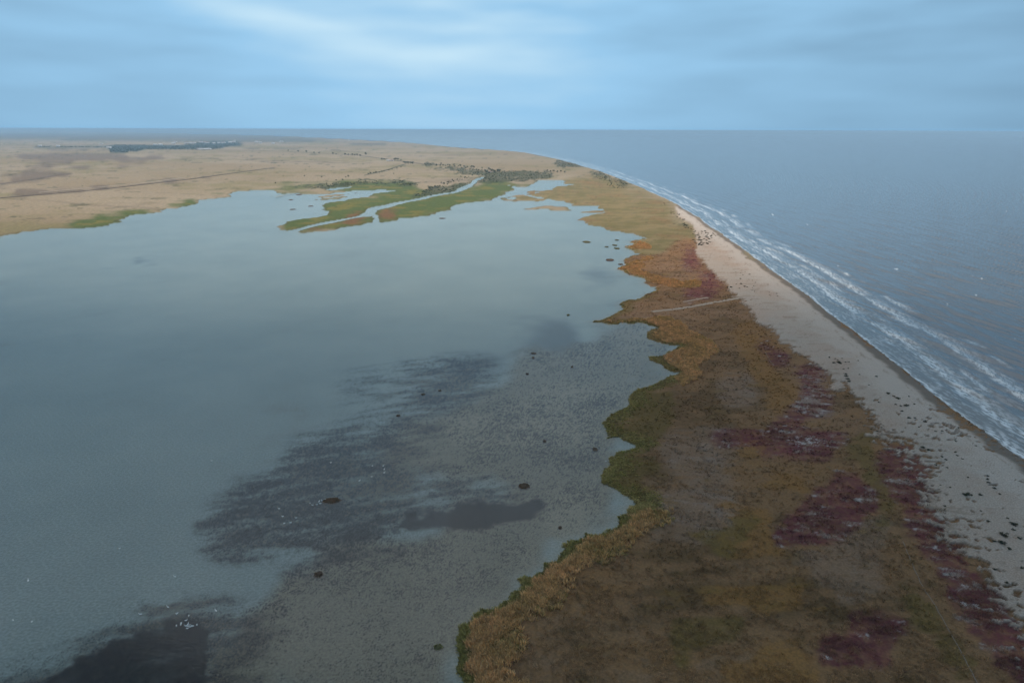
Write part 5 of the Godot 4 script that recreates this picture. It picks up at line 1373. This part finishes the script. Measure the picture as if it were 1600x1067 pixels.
func placed(x: float, d: float, size: float, tall: float) -> Transform3D:
	var b := Basis(Vector3.UP, rng.randf() * TAU).scaled(Vector3(size, size * tall, size))
	return Transform3D(b, on_ground(x, d) - Vector3(0, 0.05, 0))

func make_reeds() -> void:
	var m := leafy()
	var m_reed: PackedByteArray = masks.reed
	var m_marsh: PackedByteArray = masks.marsh
	var straw_places := []
	var straw_tints := PackedColorArray()
	var green_places := []
	var green_tints := PackedColorArray()
	var patch := noise(61, 0.05, 3)
	var tries := 300000
	for k in tries:
		var d := 96.0 + pow(rng.randf(), 1.7) * 560.0
		var x := rng.randf_range(-0.1 * d - 20.0, 0.36 * d + 25.0)
		var i := spot(x, d)
		if water[i] or masks.sea[i]:
			continue
		var lf := lake_far[i]
		var n := patch.get_noise_2d(x, d)
		var in_reed := m_reed[i] > 120
		var rim_wide := (8.0 if d < 165.0 else 4.5) + n * 5.0
		if m_marsh[i] < 100 and d < 380.0:
			continue
		var green := lf < 2.6 + n * 2.5 + rng.randf_range(-1.0, 1.0) or (d < 165.0 and rng.randf() < 0.2 + n * 0.7) or (not in_reed and d > 165.0 and d < 300.0)
		if d > 165.0 and not in_reed and lf > 1.2 + (7.0 * rng.randf() + 1.5 if d < 300.0 else 1.0) + n * 6.0:
			continue
		if d <= 165.0 and not in_reed and lf > rim_wide * rng.randf_range(0.5, 1.7):
			continue
		if d > 300.0 and not in_reed and lf > 2.5:
			continue
		if green:
			green_places.append(placed(x, d, rng.randf_range(0.6, 1.2), rng.randf_range(0.5, 1.1) * (1.0 if d < 165.0 or in_reed else 0.55)))
			var g := Color(0.27, 0.24, 0.065).lerp(Color(0.48, 0.36, 0.14), clampf(rng.randf() * 0.7 + n * 0.5, 0.0, 1.0))
			green_tints.append(g * rng.randf_range(0.55, 1.5))
		else:
			straw_places.append(placed(x, d, rng.randf_range(0.7, 1.5), rng.randf_range(0.6, 1.3)))
			var g := Color(0.82, 0.50, 0.24).lerp(Color(0.60, 0.40, 0.15), clampf(rng.randf() * 0.6 + n * 0.7, 0.0, 1.0))
			straw_tints.append(g * rng.randf_range(0.6, 1.3))
	scatter("dry_reeds", "straw-coloured reed beds along the lagoon shore", tuft(11, 0.85, 0.85, 0.16, 3), m, straw_places, straw_tints)
	scatter("green_reeds", "green reeds fringing the lagoon shore", tuft(11, 0.6, 0.95, 0.18, 4), m, green_places, green_tints)

func make_tussocks() -> void:
	var m := leafy()
	var m_marsh: PackedByteArray = masks.marsh
	var m_beach: PackedByteArray = masks.beach
	var places := []
	var tints := PackedColorArray()
	var patch := noise(62, 0.09, 3)
	for k in 260000:
		var d := 88.0 + pow(rng.randf(), 1.7) * 560.0
		var x := rng.randf_range(-12.0, 0.34 * d + 85.0)
		var i := spot(x, d)
		if water[i] or masks.sea[i] or m_marsh[i] < 110 or m_beach[i] > 150:
			continue
		if patch.get_noise_2d(x, d) + rng.randf_range(-0.6, 0.6) < 0.18:
			continue
		places.append(placed(x, d, rng.randf_range(0.3, 0.65) + 0.8 * pow(rng.randf(), 5.0), rng.randf_range(0.6, 1.3)))
		tints.append(tone[i].lerp(Color(0.12, 0.085, 0.04), 0.15) * rng.randf_range(0.8, 1.5))
	scatter("marsh_grass", "low tussocks of brown and olive marsh grass", tuft(9, 0.38, 0.8, 0.2, 5), m, places, tints)

# ---------------------------------------------------------------- small islets in the lagoon
func make_islets() -> void:
	var mud_mat := matte(grain(52, 0.05, 0.75, 1.0), 2.0)
	var leaf := leafy()
	for e in ISLETS:
		var x: float = e[0]
		var d: float = e[1]
		var w: float = e[2]
		var l: float = e[3]
		var green: bool = e[4]
		var o := thing("islet", Vector3(x, 0, -d), rng.randf_range(-0.2, 0.2))
		tag(o, e[5], "islet", e[6])
		var st := SurfaceTool.new()
		st.begin(Mesh.PRIMITIVE_TRIANGLES)
		var n := 22
		var rings := [[1.0, -0.3], [0.92, 0.03], [0.6, 0.16], [0.25, 0.24]]
		var edge := []
		for k in n:
			edge.append(rng.randf_range(0.68, 1.0))
		var mud_c := Color(0.15, 0.10, 0.065) if not green else Color(0.15, 0.135, 0.06)
		for j in 3:
			for k in n:
				var q := []
				for s in [[j, k], [j + 1, k], [j + 1, k + 1], [j, k + 1]]:
					var a: float = TAU * (s[1] % n) / n
					var rr: float = rings[s[0]][0] * edge[s[1] % n]
					q.append(Vector3(cos(a) * rr * w * 0.5, rings[s[0]][1], sin(a) * rr * l * 0.5))
				for t in [0, 2, 1, 0, 3, 2]:
					st.set_color(mud_c)
					st.add_vertex(q[t])
		for k in n:
			for s in [-1, k, (k + 1) % n]:
				st.set_color(mud_c)
				if s < 0:
					st.add_vertex(Vector3(0, 0.26, 0))
				else:
					var a: float = TAU * s / n
					st.add_vertex(Vector3(cos(a) * 0.25 * edge[s] * w * 0.5, 0.24, sin(a) * 0.25 * edge[s] * l * 0.5))
		st.generate_normals()
		part("mud_bank", st.commit(), mud_mat, o)
		var gr := SurfaceTool.new()
		gr.begin(Mesh.PRIMITIVE_TRIANGLES)
		var blades := clampi(int(w * l * 5.0), 24, 260)
		for k in blades:
			var a := rng.randf() * TAU
			var rr := sqrt(rng.randf()) * 0.82
			var at := Vector3(cos(a) * rr * w * 0.5 * 0.9, 0.05, sin(a) * rr * l * 0.5 * 0.9)
			var lean := Vector3(rng.randf_range(-0.25, 0.25), rng.randf_range(0.12, 0.4), rng.randf_range(-0.25, 0.25))
			var side := Vector3(1, 0, 0).rotated(Vector3.UP, rng.randf() * TAU) * 0.22
			var c := (Color(0.22, 0.21, 0.07) if green else Color(0.21, 0.14, 0.085)) * rng.randf_range(0.6, 1.3)
			for p in [at - side, at + lean, at + side]:
				gr.set_color(c)
				gr.add_vertex(p)
		gr.generate_normals()
		part("grass", gr.commit(), leaf, o).set_meta("kind", "stuff")

# ---------------------------------------------------------------- shrubs on the sand
func bush_mesh(s: int, leaves: int) -> ArrayMesh:
	var g := RandomNumberGenerator.new()
	g.seed = s
	var lobes := []
	for k in 9:
		var a := g.randf() * TAU
		var rr := g.randf_range(0.1, 0.42)
		lobes.append([Vector3(cos(a) * rr, g.randf_range(0.16, 0.42), sin(a) * rr), g.randf_range(0.12, 0.24)])
	var st := SurfaceTool.new()
	st.begin(Mesh.PRIMITIVE_TRIANGLES)
	for k in leaves:
		var lobe: Array = lobes[g.randi() % lobes.size()]
		var dir := Vector3(g.randfn(), g.randfn() * 0.8, g.randfn()).normalized()
		var at: Vector3 = lobe[0] + dir * lobe[1] * g.randf_range(0.55, 1.05)
		if at.y < 0.01:
			at.y = 0.01 + g.randf() * 0.05
		var u := Vector3(g.randfn(), g.randfn(), g.randfn()).normalized() * g.randf_range(0.035, 0.075)
		var w := u.cross(dir).normalized() * g.randf_range(0.02, 0.045)
		var c := g.randf_range(0.7, 1.25)
		st.set_color(Color(c, c * g.randf_range(0.92, 1.05), c))
		for p in [at - u, at + w, at + u, at - u, at + u, at - w]:
			st.add_vertex(p)
	st.generate_normals()
	return st.commit()

func make_shrubs() -> void:
	var leaf := leafy()
	leaf.albedo_color = Color(0.055, 0.062, 0.032).linear_to_srgb()
	var bark := StandardMaterial3D.new()
	bark.albedo_color = Color(0.09, 0.065, 0.045).linear_to_srgb()
	bark.roughness = 0.95
	var stem := CylinderMesh.new()
	stem.top_radius = 0.03
	stem.bottom_radius = 0.06
	stem.height = 0.4
	stem.radial_segments = 7
	stem.rings = 1
	var models := []
	for k in 4:
		models.append(bush_mesh(70 + k, 420))
	for e in SHRUBS:
		var at := on_ground(e[0], e[1]) - Vector3(0, 0.03, 0)
		var o := thing("shrub", at, rng.randf() * TAU)
		tag(o, e[3], "shrub", e[4])
		part("foliage", models[rng.randi() % 4], leaf, o)
		part("stem", stem, bark, o).position = Vector3(0, 0.19, 0)
		var s: float = e[2] * 0.72
		o.scale = Vector3(s, s * rng.randf_range(0.45, 0.7), s * rng.randf_range(0.8, 1.2))

# ---------------------------------------------------------------- trees
func crown_mesh(s: int, leaves: int) -> ArrayMesh:
	var g := RandomNumberGenerator.new()
	g.seed = s
	var lobes := []
	for k in 11:
		var a := g.randf() * TAU
		var rr := g.randf_range(0.05, 0.34)
		lobes.append([Vector3(cos(a) * rr, g.randf_range(0.32, 0.82), sin(a) * rr), g.randf_range(0.12, 0.2)])
	var st := SurfaceTool.new()
	st.begin(Mesh.PRIMITIVE_TRIANGLES)
	for k in leaves:
		var lobe: Array = lobes[g.randi() % lobes.size()]
		var dir := Vector3(g.randfn(), g.randfn(), g.randfn()).normalized()
		var at: Vector3 = lobe[0] + dir * lobe[1] * g.randf_range(0.6, 1.05)
		var u := Vector3(g.randfn(), g.randfn(), g.randfn()).normalized() * g.randf_range(0.03, 0.06)
		var w := u.cross(dir).normalized() * g.randf_range(0.025, 0.05)
		var c := g.randf_range(0.7, 1.25)
		st.set_color(Color(c, c, c * 0.9))
		for p in [at - u, at + w, at + u, at - u, at + u, at - w]:
			st.add_vertex(p)
	st.generate_normals()
	return st.commit()

func trunk_mesh() -> ArrayMesh:
	var st := SurfaceTool.new()
	st.begin(Mesh.PRIMITIVE_TRIANGLES)
	var limbs := [[Vector3.ZERO, Vector3(0.01, 0.45, 0.0), 0.035, 0.022], [Vector3(0.01, 0.4, 0), Vector3(0.14, 0.68, 0.05), 0.02, 0.008], [Vector3(0.01, 0.36, 0), Vector3(-0.15, 0.62, -0.06), 0.02, 0.008], [Vector3(0.01, 0.44, 0), Vector3(0.0, 0.8, 0.04), 0.02, 0.006]]
	for l in limbs:
		for k in 6:
			var q := []
			for s in [[0, k], [1, k], [1, k + 1], [0, k + 1]]:
				var a: float = TAU * s[1] / 6.0
				q.append((l[s[0]] as Vector3) + Vector3(cos(a), 0, sin(a)) * float(l[2 + s[0]]))
			for t in [0, 2, 1, 0, 3, 2]:
				st.add_vertex(q[t])
	st.generate_normals()
	return st.commit()

func make_trees() -> void:
	var leaf := leafy()
	leaf.albedo_color = Color(0.07, 0.095, 0.05).linear_to_srgb()
	var bark := StandardMaterial3D.new()
	bark.albedo_color = Color(0.10, 0.08, 0.06).linear_to_srgb()
	bark.roughness = 0.95
	var trunk := trunk_mesh()
	var crowns := []
	for k in 4:
		crowns.append(crown_mesh(80 + k, 300))
	for e in TREES:
		var o := thing("tree", on_ground(e[0], e[1]) - Vector3(0, 0.1, 0), rng.randf() * TAU)
		tag(o, e[3], "tree", e[4])
		part("crown", crowns[rng.randi() % 4], leaf, o)
		part("trunk", trunk, bark, o)
		var s: float = e[2] * 0.95
		o.scale = Vector3(s * rng.randf_range(0.9, 1.3), s, s * rng.randf_range(0.9, 1.3))
	# the belts of wood round the village, and the scrub by the channel and behind the far beach: masses nobody could count
	for kind in [["belt", "distant_wood", "dark belt of far trees round the village", 1300, 4.0, 7.0, 2500.0, 9000.0], ["scrub", "scrub", "dark green thicket along the channel and the far beach", 1000, 1.5, 3.0, 900.0, 2700.0]]:
		var places := []
		var tints := PackedColorArray()
		var m: PackedByteArray = masks[kind[0]]
		var tries := 0
		while places.size() < kind[3] and tries < 160000:
			tries += 1
			var d: float = lerpf(kind[6], kind[7], pow(rng.randf(), 1.5))
			var x: float = rng.randf_range(-0.8, 0.3) * d
			var i := spot(x, d)
			if m[i] < 128 or water[i] or masks.sea[i]:
				continue
			var s := rng.randf_range(kind[4], kind[5])
			var b := Basis(Vector3.UP, rng.randf() * TAU).scaled(Vector3(s * 1.3, s, s * 1.3))
			places.append(Transform3D(b, on_ground(x, d) - Vector3(0, s * 0.2, 0)))
			var g := rng.randf_range(0.8, 1.25)
			tints.append(Color(g, g, g))
		scatter(kind[1], kind[2], crowns[0], leaf, places, tints)

# ---------------------------------------------------------------- far village
func box(st: SurfaceTool, lo: Vector3, hi: Vector3) -> void:
	var p := []
	for k in 8:
		p.append(Vector3(hi.x if k & 1 else lo.x, hi.y if k & 2 else lo.y, hi.z if k & 4 else lo.z))
	for f in [[0, 2, 3, 1], [4, 5, 7, 6], [0, 4, 6, 2], [1, 3, 7, 5], [2, 6, 7, 3], [0, 1, 5, 4]]:
		for t in [0, 1, 2, 0, 2, 3]:
			st.add_vertex(p[f[t]])

func solid(lo: Vector3, hi: Vector3) -> ArrayMesh:
	var st := SurfaceTool.new()
	st.begin(Mesh.PRIMITIVE_TRIANGLES)
	box(st, lo, hi)
	st.generate_normals()
	return st.commit()

func plain_mat(c: Color, rough := 0.9) -> StandardMaterial3D:
	var m := StandardMaterial3D.new()
	m.albedo_color = c.linear_to_srgb()
	m.roughness = rough
	return m

func make_village() -> void:
	var white := plain_mat(Color(0.78, 0.77, 0.74))
	var roofs := [plain_mat(Color(0.55, 0.53, 0.5)), plain_mat(Color(0.32, 0.2, 0.16)), plain_mat(Color(0.7, 0.7, 0.7))]
	var dark := plain_mat(Color(0.05, 0.06, 0.07), 0.3)
	var wood := plain_mat(Color(0.2, 0.13, 0.08))
	for e in HOUSES:
		var w: float = e[2]
		var l: float = e[3]
		var h: float = e[4]
		var o := thing("house", on_ground(e[0], e[1]) - Vector3(0, 0.2, 0), rng.randf_range(-0.35, 0.35))
		tag(o, e[5], "house", e[6])
		part("wall", solid(Vector3(-w / 2, 0, -l / 2), Vector3(w / 2, h, l / 2)), white, o)
		var st := SurfaceTool.new()
		st.begin(Mesh.PRIMITIVE_TRIANGLES)
		var y := h - 0.05
		var t := h + l * 0.22
		var a := [Vector3(-w / 2 - 0.5, y, l / 2 + 0.5), Vector3(w / 2 + 0.5, y, l / 2 + 0.5), Vector3(w / 2 + 0.5, t, 0), Vector3(-w / 2 - 0.5, t, 0), Vector3(-w / 2 - 0.5, y, -l / 2 - 0.5), Vector3(w / 2 + 0.5, y, -l / 2 - 0.5)]
		for f in [[0, 3, 2], [0, 2, 1], [5, 2, 3], [5, 3, 4], [0, 4, 3], [1, 2, 5], [0, 1, 5], [0, 5, 4]]:
			for k in f:
				st.add_vertex(a[k])
		st.generate_normals()
		part("roof", st.commit(), roofs[rng.randi() % 3], o)
		var n := maxi(2, int(w / 5.0))
		var pane := solid(Vector3(-0.7, 0, -0.05), Vector3(0.7, 1.4, 0.08))
		for k in n:
			if k == n / 2:
				continue
			part("window", pane, dark, o).position = Vector3(-w / 2 + w * (k + 0.5) / n, 1.1, l / 2)
		part("door", solid(Vector3(-0.55, 0.1, -0.05), Vector3(0.55, 2.2, 0.08)), wood, o).position = Vector3(-w / 2 + w * (n / 2 + 0.5) / n, 0, l / 2)
	# a slender tower on the far coast
	for e in TOWERS:
		var o := thing("tower", on_ground(e[0], e[1]), 0.0)
		tag(o, e[3], "tower")
		var c := CylinderMesh.new()
		c.bottom_radius = 2.6
		c.top_radius = 1.7
		c.height = e[2]
		c.radial_segments = 16
		part("shaft", c, white, o).position.y = e[2] * 0.5
		var g := CylinderMesh.new()
		g.bottom_radius = 2.6
		g.top_radius = 2.6
		g.height = 0.8
		g.radial_segments = 16
		part("gallery", g, roofs[2], o).position.y = e[2] + 0.4
		var k := CylinderMesh.new()
		k.bottom_radius = 1.5
		k.top_radius = 0.3
		k.height = 4.0
		k.radial_segments = 16
		part("lantern_room", k, roofs[1], o).position.y = e[2] + 2.8

# ---------------------------------------------------------------- birds
func bird_mesh() -> ArrayMesh:
	# one closed body: tail, back, breast, neck and head as rings along a bent spine, with the folded wings swelling its sides
	var spine := [[Vector3(0, 0.10, 0.50), 0.01, 0.01], [Vector3(0, 0.13, 0.38), 0.07, 0.03], [Vector3(0, 0.12, 0.20), 0.15, 0.11], [Vector3(0, 0.10, 0.0), 0.19, 0.15], [Vector3(0, 0.10, -0.18), 0.16, 0.14], [Vector3(0, 0.17, -0.30), 0.09, 0.09], [Vector3(0, 0.30, -0.34), 0.055, 0.055], [Vector3(0, 0.42, -0.36), 0.05, 0.05], [Vector3(0, 0.50, -0.40), 0.065, 0.06], [Vector3(0, 0.50, -0.48), 0.05, 0.045], [Vector3(0, 0.48, -0.54), 0.022, 0.018], [Vector3(0, 0.465, -0.64), 0.005, 0.005]]
	var st := SurfaceTool.new()
	st.begin(Mesh.PRIMITIVE_TRIANGLES)
	var n := 10
	var rings := []
	for k in spine.size():
		var along: Vector3 = ((spine[mini(k + 1, spine.size() - 1)][0] as Vector3) - (spine[maxi(k - 1, 0)][0] as Vector3)).normalized()
		var up := along.cross(Vector3.RIGHT).normalized()
		var ring := []
		for j in n:
			var a := TAU * j / n
			ring.append((spine[k][0] as Vector3) + Vector3.RIGHT * cos(a) * float(spine[k][1]) + up * sin(a) * float(spine[k][2]))
		rings.append(ring)
	for k in spine.size() - 1:
		for j in n:
			var q := [rings[k][j], rings[k + 1][j], rings[k + 1][(j + 1) % n], rings[k][(j + 1) % n]]
			st.set_color(Color(0.8, 0.45, 0.1) if k >= 9 else Color(0.86, 0.86, 0.84))
			st.set_smooth_group(0)
			for t in [0, 1, 2, 0, 2, 3]:
				st.add_vertex(q[t])
	st.generate_normals()
	return st.commit()

func make_birds() -> void:
	var m := StandardMaterial3D.new()
	m.vertex_color_use_as_albedo = true
	m.roughness = 0.7
	var mesh := bird_mesh()
	for e in BIRDS:
		var o := MeshInstance3D.new()
		o.name = numbered("bird")
		o.mesh = mesh
		o.material_override = m
		add_child(o, true)
		var ground := maxf(0.0, level[spot(e[0], e[1])])
		o.position = Vector3(e[0], ground - 0.03, -e[1])
		o.rotation.y = rng.randf() * TAU
		o.scale = Vector3.ONE * rng.randf_range(0.7, 0.85)
		tag(o, e[2], "bird", e[3])
